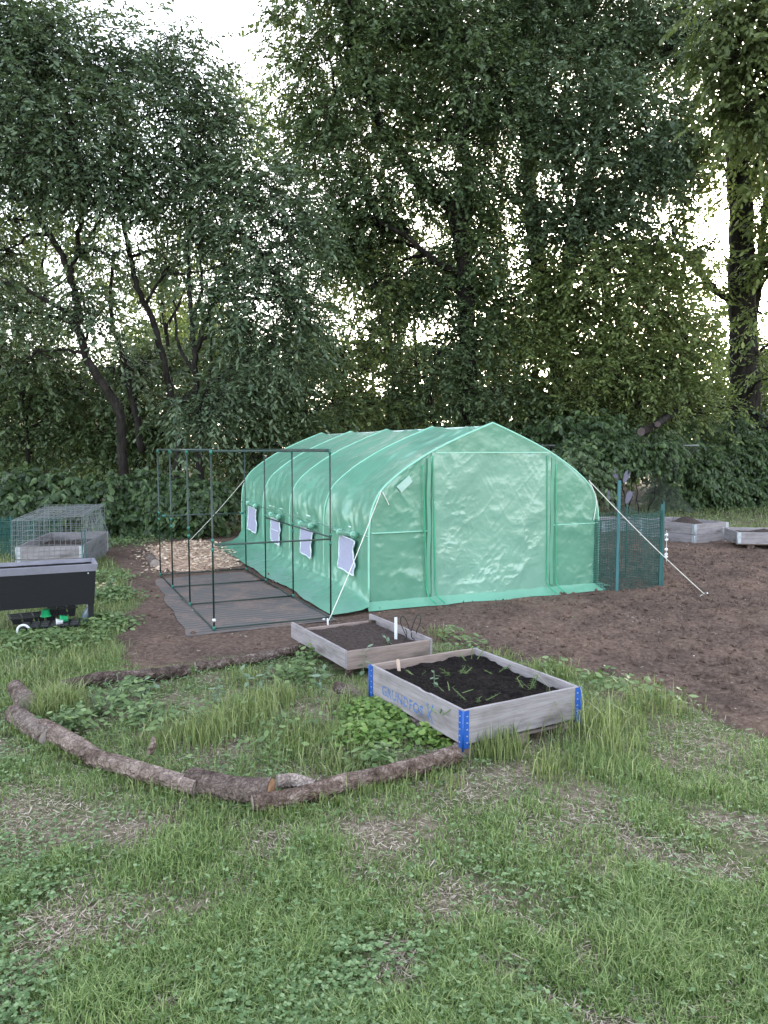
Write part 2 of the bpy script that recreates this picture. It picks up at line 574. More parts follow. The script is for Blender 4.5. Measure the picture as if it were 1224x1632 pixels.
# ------------------------------------------------------------------ leaves
def leaves(P, D, N, Lg, Wd, fold=.18, curl=.12):
    """Six-vertex oval leaves, two quads each, folded a little along the midrib."""
    D = unit(D)
    S = unit(np.cross(D, N))
    N = np.cross(S, D)
    L, W = Lg[:, None], Wd[:, None]
    a = P + D * L * .32 + S * W * .42 - N * W * fold
    b = P + D * L * .68 + S * W * .40 - N * (W * fold + L * curl * .4)
    t = P + D * L - N * L * curl
    c = P + D * L * .68 - S * W * .40 - N * (W * fold + L * curl * .4)
    d = P + D * L * .32 - S * W * .42 - N * W * fold
    V = np.stack([P, a, b, t, c, d], 1).reshape(-1, 3)
    i = np.arange(len(P), dtype=np.int32)[:, None] * 6
    F = np.concatenate([i + np.array([[0, 1, 2, 3]]), i + np.array([[0, 3, 4, 5]])], 0)
    return V, F


def rand_dir(n):
    return unit(rng.normal(size=(n, 3)))


TWIGS = []


def crown(lobes, dens, leafL, ratio=.42, thr=.40, nscale=.8, k=11, twig=(.4, .9), droop=.35, face=None, hang=.35, shell=.45, clump=.40):
    Ps, Ds, Ns, Ls = [], [], [], []
    TWIGS.clear()
    for c, r in lobes:
        c, r = np.asarray(c, float), np.asarray(r, float)
        n = int(dens * r[0] * r[2])
        d = rand_dir(n)
        p = c + d * (rng.random((n, 1)) ** shell) * r
        keep = (fbm(p * nscale, 3) > thr) & (fbm(p * nscale * 2.6 + 40, 2) > clump)
        p, d = p[keep], d[keep]
        n = len(p)
        if n == 0:
            continue
        tsz = rng.uniform(.7, 1.25, n)
        td = unit(d * np.array([1, 1, .45]) * .8 + rand_dir(n) * .7 + np.array([0, 0, -.08]))
        ln = rng.uniform(*twig, (n, 1))
        sd_ = unit(np.cross(td, np.array([0, 0, 1.0])) + 1e-6)
        TWIGS.append((p - td * ln * .35, p + td * ln * .45 - np.array([0, 0, 1.0]) * droop * .2 * ln, p + td * ln * .9 - np.array([0, 0, 1.0]) * droop * .81 * ln))
        for j in range(k):
            Ls.append(tsz)
            t = (j + .6 + rng.random((n, 1)) * .4) / k
            pos = p + td * t * ln - np.array([0, 0, 1.0]) * droop * t * t * ln
            s = 1 if j % 2 else -1
            if j == k - 1:
                s = 0
            Ds.append(unit(td * .6 + sd_ * s * .8 + np.array([0, 0, -hang]) + rand_dir(n) * .32))
            Ps.append(pos)
            base = np.array([0, 0, .9]) if face is None else np.asarray(face, float)
            Ns.append(unit(base + rand_dir(n) * .75))
    P, D, N = np.concatenate(Ps), np.concatenate(Ds), np.concatenate(Ns)
    Lg = leafL * rng.uniform(.6, 1.25, len(P)) * np.concatenate(Ls)
    return leaves(P, D, N, Lg, Lg * ratio * rng.uniform(.8, 1.2, len(P)))


def wiggle(pts, amp):
    out = [pts[0]]
    for p in pts[1:]:
        out.append(p + rng.normal(size=3) * amp * np.array([1, 1, .4]))
    return out


N_LEAVES = [0]


def tree(name, label, cat, trunks, lobes, leaf, bark, dens=300, leafL=.14, ratio=.42, thr=.40, group=None, limbs=True, twigs=7, depth_r=1.0, **kw):
    """trunks: ([(u, v, depth), ...], r0, r1); lobes: (u, v, depth, radius in metres, squash)."""
    g = Geo()
    skel = []
    base = None
    for pts, r0, r1 in trunks:
        W = [at(*p) if len(p) == 3 else np.array(p[:3]) for p in pts]
        if base is None:
            base = np.array([W[0][0], W[0][1], 0.0])
            W = [np.array([W[0][0] + rng.normal() * .05, W[0][1], -.1])] + ([W[0]] if W[0][2] > .3 else []) + W[1:]
        path = wiggle(smooth_path(W, 5), .018)
        rr = np.linspace(r0, r1, len(path))
        if W[0][2] < 0:
            rr[0] *= 1.5
            rr[1] *= 1.12
        g.tube(path, rr, 10)
        skel += [(p, r) for p, r in zip(path, rr)]
    LB = []
    for (u, v, dp, r, sq) in lobes:
        c = at(u, v, dp)
        LB.append((c, (r, r * depth_r, r * sq)))
    sp = np.array([p for p, r in skel])
    for c, r in LB:
        if limbs:
            cand = np.linalg.norm(sp - (c - np.array([0, 0, .9 * r[2]])), axis=1) + np.where(sp[:, 2] > c[2] + .3, 2.5, 0)
            i = int(np.argmin(cand))
            s = sp[i]
            d_ = np.linalg.norm(c - s)
            mid = (s + c) / 2 + np.array([0, 0, .12 * d_]) + rng.normal(size=3) * .06 * d_
            path = wiggle(smooth_path([s, mid, c], 4), .03)
            g.tube(path, np.linspace(min(skel[i][1] * .8, .025 + .022 * d_), .014, len(path)), 6, cap=False)
        for _ in range(twigs):
            e_ = c + rand_dir(1)[0] * np.array(r) * rng.uniform(.55, .95)
            m_ = (c + e_) / 2 + rng.normal(size=3) * .12 * r[0]
            g.tube(wiggle(smooth_path([c, m_, e_], 3), .02), np.linspace(.016, .005, 7), 4, cap=False)
    root = empty(name, base, 0, label, cat, group)
    off = base
    g.v = [tuple(np.array(p) - off) for p in g.v]
    g.build('trunk', bark, root, True)
    V, F = crown(LB, dens, leafL, ratio, thr, **kw)
    N_LEAVES[0] += len(V) // 6
    mesh_np('crown', V - off, F, leaf, root)
    A_, B_, C2 = (np.concatenate([t[i] for t in TWIGS]) for i in range(3))
    wv = np.array([0, 0, .0045])
    wh = unit(np.cross(C2 - A_, np.array([0, 0, 1.0]))) * .0045
    TV = np.stack([A_ - wv, A_ + wv, B_ - wv * .8, B_ + wv * .8, C2, A_ - wh, A_ + wh, B_ - wh * .8, B_ + wh * .8, C2], 1).reshape(-1, 3)
    ti = np.arange(len(A_), dtype=np.int32)[:, None] * 10
    mesh_np('twigs', TV - off, np.concatenate([ti + np.array([q_]) for q_ in ((0, 1, 3), (0, 3, 2), (2, 3, 4), (5, 6, 8), (5, 8, 7), (7, 8, 9))], 0), bark, root)
    return root

# ------------------------------------------------------------------ ground
def gz(x, y):
    return .02 * (fbm(np.stack([x * .6, y * .6], -1), 3) - .5)


soil_px = [(1420, 1290), (1300, 1222), (1224, 1178), (1160, 1140), (1090, 1108), (1000, 1088), (930, 1072), (830, 1050), (740, 1024), (690, 1018),
           (640, 1040), (480, 1046), (440, 1046), (330, 1062), (250, 1075), (170, 1070), (188, 1022), (205, 960), (196, 910), (168, 886), (160, 866), (205, 862), (300, 850), (420, 846)]
SOIL = np.array([gnd(u, v) for u, v in soil_px] + [np.array([-2.6, 15.2]), np.array([2.0, 16.8]), np.array([4.6, 16.6])] + [gnd(1060, 846), gnd(1160, 852), gnd(1224, 850), gnd(1400, 852)])
MAT_Q = np.array([gnd(u, v) for u, v in [(246, 926), (304, 1012), (345, 1016), (526, 992), (395, 903)]])


def soil_d(x, y):
    n1 = fbm(np.stack([x * 1.4, y * 1.4], -1) + 31, 4) - .5
    return poly_sdf(x, y, SOIL) + n1 * .7


def axis(lo, hi, step, far, gr=1.35):
    a = list(np.arange(lo, hi + 1e-6, step))
    s, p = step, hi
    while p < far:
        s *= gr
        p += s
        a.append(p)
    s, p, b = step, lo, []
    while p > -far:
        s *= gr
        p -= s
        b.append(p)
    return np.array(b[::-1] + a)


gx, gy = axis(-9, 11, .1, 500), axis(-2, 26, .1, 500)
X, Y = np.meshgrid(gx, gy, indexing='ij')
Z = gz(X, Y)
ground = mesh_np('ground', np.stack([X, Y, Z], -1), grid_faces(len(gx), len(gy))[:, ::-1], M['ground'], smooth=True)
tag(ground, 'lawn and woodland floor under the grass', 'ground', kind='structure')

sx_, sy_ = np.arange(-4.8, 11.5, .03), np.arange(4.3, 17.2, .03)
X, Y = np.meshgrid(sx_, sy_, indexing='ij')
P2 = np.stack([X, Y], -1)
d = soil_d(X, Y)
clod = ridged(P2 * 2.6, 5, .6) - .55
lump = fbm(P2 * 7.0 + 5, 4, .6) - .5
amp = np.clip((X - .2) * .5 + .35, .25, 1.0) * np.clip((soil_d(X, Y)) * 3, .2, 1)
md = poly_sdf(X, Y, MAT_Q)
amp = amp * np.clip(.15 - md * 4, .08, 1)
ghd = poly_sdf(X, Y, np.array([[-.156, 8.118], [2.60, 9.302], [.232, 14.815], [-2.524, 13.631]]))
amp = amp * np.clip(.2 + (-ghd - .3) * 1.5, .15, 1)
Z = gz(X, Y) + np.clip(d * .35, -.12, .022) + amp * (.10 * clod + .085 * lump)
soil = mesh_np('soil', np.stack([X, Y, Z], -1), grid_faces(len(sx_), len(sy_))[:, ::-1], M['soil'], smooth=True)
tag(soil, 'bare raked brown soil around the green greenhouse', 'soil', kind='structure')


# ------------------------------------------------------------------ footprints that no grass grows through
BED_O, BED_R = np.array([.445, 4.19]), math.radians(30)
SM_O, SM_R = np.array([-.28, 5.70]), math.radians(28.5)


def rect(o, rz, w_, l_):
    e_, n_ = np.array([math.cos(rz), math.sin(rz)]), np.array([-math.sin(rz), math.cos(rz)])
    return np.array([o, o + e_ * w_, o + e_ * w_ + n_ * l_, o + n_ * l_])


FOOT = [rect(BED_O, BED_R, .86, 1.05), rect(SM_O, SM_R, .73, .96)]

RING = np.array([gnd(u, v) for u, v in [(60, 1120), (150, 1195), (300, 1245), (430, 1250), (560, 1245), (700, 1200), (590, 1115), (540, 1060), (470, 1045), (300, 1075), (110, 1095)]])


def blades(x, y, h, wd, lean, name, m, label, cat, z0=None):
    n = len(x)
    az = rng.uniform(0, 2 * PI, n)
    az2 = az + rng.normal(0, .5, n)
    z0 = gz(x, y) - .004 if z0 is None else z0
    B = np.stack([x, y, z0], -1)
    side = np.stack([-np.sin(az), np.cos(az), np.zeros(n)], -1) * (wd / 2)[:, None]
    mid = B + np.stack([np.cos(az) * lean * h * .35, np.sin(az) * lean * h * .35, h * .6 * np.sqrt(np.clip(1 - (lean * .45) ** 2, .05, 1))], -1)
    tip = mid + np.stack([np.cos(az2) * lean * h * .65, np.sin(az2) * lean * h * .65, h * .45 * np.clip(1 - lean * .9, -.5, 1)], -1)
    V = np.stack([B - side, B + side, mid - side * .8, mid + side * .8, tip], 1).reshape(-1, 3)
    i = np.arange(n, dtype=np.int32)[:, None] * 5
    F = np.concatenate([i + np.array([[0, 1, 3]]), i + np.array([[0, 3, 2]]), i + np.array([[2, 3, 4]])], 0)
    return tag(mesh_np(name, V, F, m), label, cat, kind='stuff')


def lawn_pts(n, y0, y1, pw=1.3, side_l=.0, side_r=.0):
    q = rng.random(n)
    a = 1 - pw
    y = (y0 ** a + q * (y1 ** a - y0 ** a)) ** (1 / a)
    half = y * .52 + .9
    x = rng.uniform(-1, 1, n) * half
    return x, y


def free(x, y, margin=.0):
    k = soil_d(x, y) < rng.normal(0, .06, len(x)) - margin
    for f in FOOT:
        k &= ~in_poly(x, y, f)
    return k


STRAW_SPOTS = [(at_, r) for at_, r in [(gnd(110, 1480), .16), (gnd(425, 1345), .16), (gnd(590, 1335), .18), (gnd(210, 1330), .13), (gnd(60, 1285), .3), (gnd(860, 1330), .2),
               (gnd(1010, 1350), .16), (gnd(700, 1440), .16), (gnd(760, 1260), .25), (gnd(1120, 1190), .4), (gnd(270, 1310), .14), (gnd(640, 1560), .1), (gnd(330, 1190), .3), (gnd(930, 1530), .1), (gnd(540, 1185), .2)]]


def straw_f(x, y):
    s = np.clip((fbm(np.stack([x * 2.3, y * 2.3], -1) + 90, 4, .6) - .575) * 8, 0, .8)
    for c, r in STRAW_SPOTS:
        s = np.maximum(s, .95 * np.exp(-((x - c[0]) ** 2 + ((y - c[1]) * .8) ** 2) / (r * r * 1.1)))
    return s


def build_grass():
    # short mown lawn
    x, y = lawn_pts(500000, 1.75, 9.5, 1.5)
    tuft = fbm(np.stack([x * 3.2, y * 3.2], -1) + 17, 3)
    k = free(x, y) & (rng.random(len(x)) > straw_f(x, y) * .97) & (rng.random(len(x)) < np.clip(.28 + (tuft - .34) * 3.4, .2, 1))
    k &= ~(in_poly(x, y, RING) & (rng.random(len(x)) < .6))
    x, y = x[k], y[k]
    h = (.024 + .056 * np.clip((tuft[k] - .38) * 2.5, 0, 1)) * rng.uniform(.5, 1.6, len(x))
    blades(x, y, h, rng.uniform(.0026, .005, len(x)), rng.uniform(.25, 1.0, len(x)), 'lawn_grass', M['grass'], 'short green lawn grass covering the foreground', 'grass')
    # rough grass at the sides and at the back
    xs, ys = [], []
    for n, xa, xb, ya, yb in [(52000, -9, -2.2, 5.2, 15.5), (16000, 4.5, 15, 14.2, 24), (9000, 4, 8.5, 5.0, 7.5), (9000, -5, 0, 14.2, 16.5)]:
        xs.append(rng.uniform(xa, xb, n))
        ys.append(rng.uniform(ya, yb, n))
    x, y = np.concatenate(xs), np.concatenate(ys)
    k = free(x, y, .05)
    x, y = x[k], y[k]
    blades(x, y, rng.uniform(.05, .15, len(x)), rng.uniform(.005, .010, len(x)), rng.uniform(.2, .9, len(x)), 'rough_grass', M['tallgrass'], 'rough grass along the edges of the bare soil', 'grass')
    # taller tufts: inside the log ring, round the blue-hinged bed, by the short log
    xs, ys, hs = [], [], []
    tl = [(gnd(u, v), r, n, h) for u, v, r, n, h in [(340, 1175, .16, 420, .20), (395, 1150, .18, 420, .20), (470, 1185, .22, 480, .15), (530, 1180, .18, 330, .13), (440, 1120, .15, 300, .16), (280, 1185, .16, 300, .15),
          (90, 1140, .12, 700, .24), (800, 1200, .10, 340, .20), (770, 1205, .06, 200, .17), (880, 1170, .10, 130, .22), (945, 1165, .13, 170, .26), (975, 1200, .17, 140, .2), (930, 1230, .16, 110, .15), (1000, 1160, .16, 100, .18),
          (1040, 1130, .2, 260, .18), (870, 1235, .1, 120, .16), (560, 1230, .2, 500, .12), (250, 1250, .1, 160, .1), (340, 1290, .2, 500, .08), (620, 1250, .1, 200, .1), (560, 1130, .15, 250, .15),
          (700, 1250, .1, 100, .1), (390, 1085, .12, 200, .12), (700, 1015, .12, 120, .12), (800, 1050, .15, 160, .1), (880, 1075, .15, 200, .14), (25, 1080, .2, 500, .1), (130, 1060, .2, 400, .13), (60, 1030, .25, 500, .12)]]
    for c, r, n, h in tl:
        a, b = rng.normal(0, r * .6, n), rng.normal(0, r * .8, n)
        xs.append(c[0] + a)
        ys.append(c[1] + b)
        hs.append(h * rng.uniform(.45, 1.15, n))
    for u, v in [(60, 1185), (90, 1200), (125, 1212), (180, 1232), (220, 1245), (265, 1262), (300, 1272), (340, 1282), (380, 1284), (430, 1302), (470, 1292), (520, 1282), (570, 1266), (620, 1252), (670, 1238), (710, 1226), (30, 1170), (20, 1130)]:
        c = gnd(u, v + 2)
        n = 130
        xs.append(c[0] + rng.normal(0, .055, n))
        ys.append(c[1] + rng.normal(0, .022, n))
        hs.append(rng.uniform(.03, .095, n))
    x, y, h = map(np.concatenate, (xs, ys, hs))
    k = np.ones(len(x), bool)
    for f in FOOT:
        k &= ~in_poly(x, y, f)
    x, y, h = x[k], y[k], h[k]
    blades(x, y, h, rng.uniform(.004, .008, len(x)), rng.uniform(.1, .8, len(x)) ** 1.3, 'tall_grass', M['tallgrass'], 'taller grass tufts among the logs and round the raised bed', 'grass')
    # long bent seed stalks beside the bed
    n = 46
    c = np.array([gnd(u, v) for u, v in [(940, 1180), (975, 1200), (900, 1180), (1010, 1150)]])[rng.integers(0, 4, n)] + rng.normal(0, .09, (n, 2))
    blades(c[:, 0], c[:, 1], rng.uniform(.3, .52, n), rng.uniform(.004, .007, n), rng.uniform(.3, 1.0, n), 'grass_stalks', M['tallgrass'], 'long bent grass stalks beside the blue hinged bed', 'grass')
    # dry straw lying on the ground
    x, y = lawn_pts(260000, 1.75, 9.5, 1.5)
    s = np.maximum(straw_f(x, y), .5 * in_poly(x, y, RING))
    k = free(x, y, -.25) & (rng.random(len(x)) < .09 + .80 * s)
    x, y = x[k], y[k]
    n = len(x)
    a = rng.uniform(0, 2 * PI, n)
    L = rng.uniform(.012, .05, n) * np.where(rng.random(n) < .08, 1.8, 1)
    V, F = leaves(np.stack([x, y, gz(x, y) + rng.uniform(.001, .022, n)], -1), np.stack([np.cos(a), np.sin(a), rng.normal(0, .22, n)], -1),
                  np.stack([rng.normal(0, .3, n), rng.normal(0, .3, n), np.ones(n)], -1), L, rng.uniform(.002, .0055, n), .05, .06)
    tag(mesh_np('dry_grass', V, F, M['straw']), 'dry straw coloured thatch lying in the lawn', 'dry grass', kind='stuff')
    # clover
    x, y = lawn_pts(85000, 1.75, 8.5, 1.6)
    pm = fbm(np.stack([x * 1.3, y * 1.3], -1) + 55, 3)
    want = np.clip((pm - .34) * 2.6, 0.05, 1) * np.where(x < .2 * y - .45, 1.0, np.where((y < 3.4) & (x > .1), .7, .3))
    k = free(x, y) & (rng.random(len(x)) < want * (1 - .9 * straw_f(x, y)))
    x, y = x[k], y[k]
    n = len(x)
    P, D, N, L = [], [], [], []
    z = gz(x, y) + rng.uniform(.015, .055, n)
    a0 = rng.uniform(0, 2 * PI, n)
    for j in range(3):
        a = a0 + j * 2 * PI / 3 + rng.normal(0, .15, n)
        P.append(np.stack([x, y, z], -1))
        D.append(np.stack([np.cos(a), np.sin(a), rng.uniform(-.1, .35, n)], -1))
        N.append(np.stack([rng.normal(0, .25, n), rng.normal(0, .25, n), np.ones(n)], -1))
        L.append(rng.uniform(.009, .019, n))
    P, D, N, L = map(np.concatenate, (P, D, N, L))
    V, F = leaves(P, D, N, L, L * .95, .08, .05)
    tag(mesh_np('clover', V, F, M['clover']), 'low clover leaves spread through the lawn', 'clover', kind='stuff')


def scatter_leaves(name, label, spots, m, leafL, ratio, zr, rsc=.7, up=1.0):
    P, D, N, L = [], [], [], []
    for c, r, n in spots:
        a, b = rng.normal(0, r * rsc, n), rng.normal(0, r * rsc, n)
        x, y = c[0] + a, c[1] + b
        keep = np.ones(n, bool)
        for f in FOOT:
            keep &= ~in_poly(x, y, f)
        x, y = x[keep], y[keep]
        n = len(x)
        fall = np.exp(-((x - c[0]) ** 2 + (y - c[1]) ** 2) / (2 * r * r))
        z = rng.uniform(zr[0], zr[1], n) * (.35 + .65 * fall)
        an = rng.uniform(0, 2 * PI, n)
        P.append(np.stack([x, y, z], -1))
        D.append(np.stack([np.cos(an), np.sin(an), rng.uniform(-.45, .3, n)], -1))
        N.append(np.stack([rng.normal(0, .4, n), rng.normal(0, .4, n) - .2, np.full(n, up)], -1))
        L.append(leafL * rng.uniform(.55, 1.2, n))
    P, D, N, L = map(np.concatenate, (P, D, N, L))
    V, F = leaves(P, D, N, L, L * ratio, .1, .15)
    return tag(mesh_np(name, V, F, m), label, 'ground cover', kind='stuff')


def build_ground_cover():
    scatter_leaves('strawberry_leaves', 'bright green low leaves growing against the left side of the front bed',
                   [(gnd(640, 1150), .17, 1500), (gnd(600, 1140), .15, 1000), (gnd(690, 1180), .10, 600), (gnd(585, 1180), .16, 700), (gnd(720, 1190), .05, 120)], M['lime'], .042, .85, (.02, .11))
    scatter_leaves('low_weeds', 'low leafy weeds at the edge of the lawn and beside the planter',
                   [(gnd(175, 955), .25, 900), (gnd(165, 1000), .2, 800), (gnd(90, 1030), .3, 700), (gnd(30, 1030), .3, 500), (gnd(170, 925), .3, 500), (gnd(190, 870), .5, 800), (gnd(250, 856), .6, 1000), (gnd(340, 850), .5, 500),
                    (gnd(110, 1165), .16, 170), (gnd(170, 1140), .2, 200), (gnd(205, 1115), .2, 140), (gnd(240, 1160), .2, 110), (gnd(330, 1150), .3, 120), (gnd(440, 1180), .3, 110), (gnd(510, 1050), .15, 260), (gnd(470, 1085), .16, 220), (gnd(720, 1022), .12, 60), (gnd(750, 1035), .12, 60),
                    (gnd(960, 1095), .2, 70), (gnd(1050, 1125), .2, 50), (gnd(1000, 1112), .2, 60), (gnd(880, 1072), .14, 50), (gnd(600, 1225), .1, 120),
                    (gnd(1080, 815), 1.2, 500), (gnd(1190, 812), 1.3, 500), (gnd(1000, 808), .9, 300), (gnd(1140, 832), 1.0, 350), (gnd(1260, 815), 1.3, 400)], M['weed'], .06, .55, (.02, .15))
    n = 34000
    x, y = rng.uniform(-4.5, 9, n), rng.uniform(4.6, 15, n)
    keep = (soil_d(x, y) > .05) & (rng.random(n) < np.clip(7.0 / y, .2, 1) * np.clip((fbm(np.stack([x * 1.1, y * 1.1], -1) + 70, 3) - .33) * 3, .08, 1))
    keep &= rng.random(n) < .55
    x, y = x[keep], y[keep]
    n = len(x)
    i = np.clip(((x + 4.8) / .03).astype(int), 0, len(sx_) - 1)
    j = np.clip(((y - 4.3) / .03).astype(int), 0, len(sy_) - 1)
    z = Z[i, j] + .006
    a = rng.uniform(0, 2 * PI, n)
    L = rng.uniform(.006, .02, n) * np.where(rng.random(n) < .06, 2.4, 1)
    V, F = leaves(np.stack([x, y, z], -1), np.stack([np.cos(a), np.sin(a), rng.uniform(-.1, .4, n)], -1), np.stack([rng.normal(0, .4, n), rng.normal(0, .4, n), np.ones(n)], -1), L, L * rng.uniform(.15, .6, n))
    tag(mesh_np('soil_flecks', V, F, M['fleck']), 'pale flecks of straw and chips scattered on the bare soil', 'straw flecks', kind='stuff')
    # small clods
    n = 20000
    x, y = rng.uniform(-4.2, 9, n), rng.uniform(4.7, 13, n)
    keep = (soil_d(x, y) > .1) & (rng.random(n) < np.clip(.25 + x * .3, .2, 1)) & ~in_poly(x, y, MAT_Q)
    x, y = x[keep], y[keep]
    n = len(x)
    i = np.clip(((x + 4.8) / .03).astype(int), 0, len(sx_) - 1)
    j = np.clip(((y - 4.3) / .03).astype(int), 0, len(sy_) - 1)
    C = np.stack([x, y, Z[i, j] + .004], -1)
    r = (rng.random(n) ** 3 * .034 + .006)[:, None, None]
    o = np.array([[1, 0, 0], [0, 1, 0], [-1, 0, 0], [0, -1, 0], [0, 0, 1], [0, 0, -1]], float)
    V = C[:, None, :] + o[None] * r * rng.uniform(.5, 1.2, (n, 6, 1)) + rng.normal(0, .25, (n, 6, 3)) * r
    b = np.arange(n, dtype=np.int32)[:, None] * 6
    F = np.concatenate([b + np.array([t]) for t in [(0, 1, 4), (1, 2, 4), (2, 3, 4), (3, 0, 4), (1, 0, 5), (2, 1, 5), (3, 2, 5), (0, 3, 5)]], 0)
    tag(mesh_np('soil_clods', V.reshape(-1, 3), F, M['soil']), 'small crumbled clods on the bare soil', 'soil clods', kind='stuff')


build_grass()
build_ground_cover()

# ------------------------------------------------------------------ the green greenhouse
GH_O, GH_R = np.array([-.156, 8.118]), math.radians(23.245)
GW, GL = 3.0, 6.0
gh = empty('greenhouse', (GH_O[0], GH_O[1], 0), GH_R, 'long green film greenhouse with a peaked roof and four mesh windows down its side', 'greenhouse')
half = smooth_path([(0, .42), (0, .62), (.004, .84), (.03, 1.06), (.12, 1.26), (.27, 1.405), (.46, 1.54), (.74, 1.70), (1.1, 1.862), (1.5, 2.02)], 8)
half = np.array(half)
prof_z, prof_s = half[:, 1], half[:, 0]


def s_left(z):
    return np.interp(z, prof_z, prof_s)


def hoop_pts(t, off=0.0):
    L = [np.array([0 - off, t, 0.0]), np.array([0 - off, t, .3])]
    for i, (s, z) in enumerate(half):
        a = half[min(i + 1, len(half) - 1)] - half[max(i - 1, 0)]
        nn = unit(np.array([-a[1], a[0]]))
        L.append(np.array([s + nn[0] * off, t, z + nn[1] * off]))
    R = [np.array([GW - p[0], p[1], p[2]]) for p in L[::-1][1:]]
    return L + R


def build_cover():
    nt_ = 181
    T = np.linspace(-.012, GL + .012, nt_)
    prof = [(-.52, .055), (-.34, .07), (-.17, .105), (-.06, .17), (-.012, .30), (-.004, .36)]
    P = [np.array(p, float) for p in prof] + [p for p in half]
    # finer resampling of one half, then mirrored
    P = np.array(P)
    seg = np.r_[0, np.cumsum(np.linalg.norm(np.diff(P, axis=0), axis=1))]
    q = np.linspace(0, seg[-1], 110)
    P = np.stack([np.interp(q, seg, P[:, 0]), np.interp(q, seg, P[:, 1])], 1)
    Pm = np.stack([GW - P[::-1][1:, 0], P[::-1][1:, 1]], 1)
    full = np.concatenate([P, Pm])
    m = len(full)
    tang = np.gradient(full, axis=0)
    nrm = unit(np.stack([-tang[:, 1], tang[:, 0]], 1))
    S, TT = np.meshgrid(np.arange(m), T, indexing='ij')
    s, z = full[S, 0], full[S, 1]
    fr = (TT / 1.5) % 1.0
    inside = (TT > 0) & (TT < GL)
    sag = np.where(inside, np.sin(PI * np.clip(fr, 0, 1)) ** .8, 0)
    roof = np.clip((z - .9) / .5, 0, 1)
    wr = ridged(np.stack([TT * 1.1 + z * .9 + S * .01, z * 1.6 - TT * .5, s * 1.2], -1), 3) - .6
    wr2 = ridged(np.stack([TT * 3.1 - z * 2.2, z * 2.5 + TT * 1.2, s * 2.0], -1) + 9, 2) - .6
    fa, fb = TT * .8 + z * .75 + .3 * s, z * 1.0 - TT * .85
    fold = np.clip(ridged(np.stack([fa * 1.1, fb * 5.0, s * .6], -1) + 33, 2) - .70, 0, 1) ** 1.2 * 3.2
    fold2 = np.clip(ridged(np.stack([(TT * .5 - z) * 1.2, (TT + z * .5) * 5.5, s * .5], -1) + 51, 2) - .72, 0, 1) ** 1.2 * 3.2
    fold = fold + fold2 * np.clip(1.2 - z, 0, 1)
    dsp = -sag * (.022 + .02 * roof) + (.045 * wr + .034 * wr2 + .015 * fold) * (.25 + .75 * sag)
    low = z < .30
    z2 = z + nrm[S, 1] * dsp
    s2 = s + nrm[S, 0] * dsp
    out = np.clip((.32 - z) / .3, 0, 1)
    edge = fbm(np.stack([TT * 1.6, np.where(s < 1.5, 0., 5.)], -1), 3) - .5
    sg = np.where(s < 1.5, -1, 1)
    sc = np.where(s < 1.5, 1.0, .5)
    mid = np.where(s < 1.5, 0.0, GW)
    s2 = np.where(low, mid + (s2 - mid) * sc + sg * out ** 2 * edge * .22, s2)
    z2 = np.where(low, np.maximum(z2 + (fbm(np.stack([TT * 4, s * 4], -1), 2) - .5) * .05 * (1 - out), .052), z2)
    z2 = np.where(z < .36, .052 + (z2 - .052) * (1 - .75 * np.clip(1 - TT / .45, 0, 1) * np.clip((.36 - z) / .12, 0, 1)), z2)
    # the front end of the left skirt is pulled forward over the soil
    t2 = TT - np.where(low & (s < 1.5), out * .24 * np.clip(1 - TT / .5, 0, 1), 0)
    t2 = t2 + np.where(low, out * .10 * np.clip((TT - 5.6) / .4, 0, 1), 0)
    V = np.stack([s2, t2, z2], -1)
    mesh_np('cover', V, grid_faces(m, nt_), M['film'], gh, True)


build_cover()


def panel(name, s0, s1, z0, z1, nu, nv, y, amp, m, parent, seed=0, fs=3.0):
    """A creased upright sheet; s0 and s1 are numbers or functions of z."""
    Zs = np.linspace(z0, z1, nv)
    a = np.array([s0(z) if callable(s0) else s0 for z in Zs])
    b = np.array([s1(z) if callable(s1) else s1 for z in Zs])
    U = np.linspace(0, 1, nu)[:, None]
    S = a[None] + (b - a)[None] * U
    ZZ = np.broadcast_to(Zs[None], S.shape)
    p = np.stack([S * fs, ZZ * fs, np.full(S.shape, seed)], -1)
    warp = fbm(p * .7 + 3, 2)
    c = ridged(np.stack([p[..., 0] + warp * 1.5, p[..., 1] - warp, p[..., 2]], -1), 4, .5) - .6
    fo = np.clip(ridged(np.stack([(S * .75 + ZZ * .8) * 1.4 + seed, (ZZ * .75 - S * .8) * 6.5 + warp * .8, np.full(S.shape, seed * 3.3)], -1), 2) - .70, 0, 1) ** 1.2 * 3.0
    fo = fo + np.clip(ridged(np.stack([(S * .6 - ZZ) * 2.2 + seed, (ZZ * .6 + S) * 8 + warp, np.full(S.shape, seed * 5.1)], -1), 2) - .72, 0, 1) ** 1.2 * 2.4
    b_ = fbm(p * .4 + 11, 3) - .5
    c = c * np.clip(.25 + (fbm(p * .45 + 23, 2) - .35) * 3.2, .15, 1.25)
    e_ = np.minimum(np.minimum(U, 1 - U) * 8, 1)
    c = np.where(c > 0, c, c * .4)
    Yv = y - (amp * .8 * c + amp * 1.2 * b_ + amp * .07 * fo) * e_
    V = np.stack([S, Yv, ZZ], -1)
    return mesh_np(name, V, grid_faces(nu, nv), m, parent, True)


ZD = 1.69
SD0, SD1 = .74, 2.27


def s_right(z):
    return GW - s_left(z)


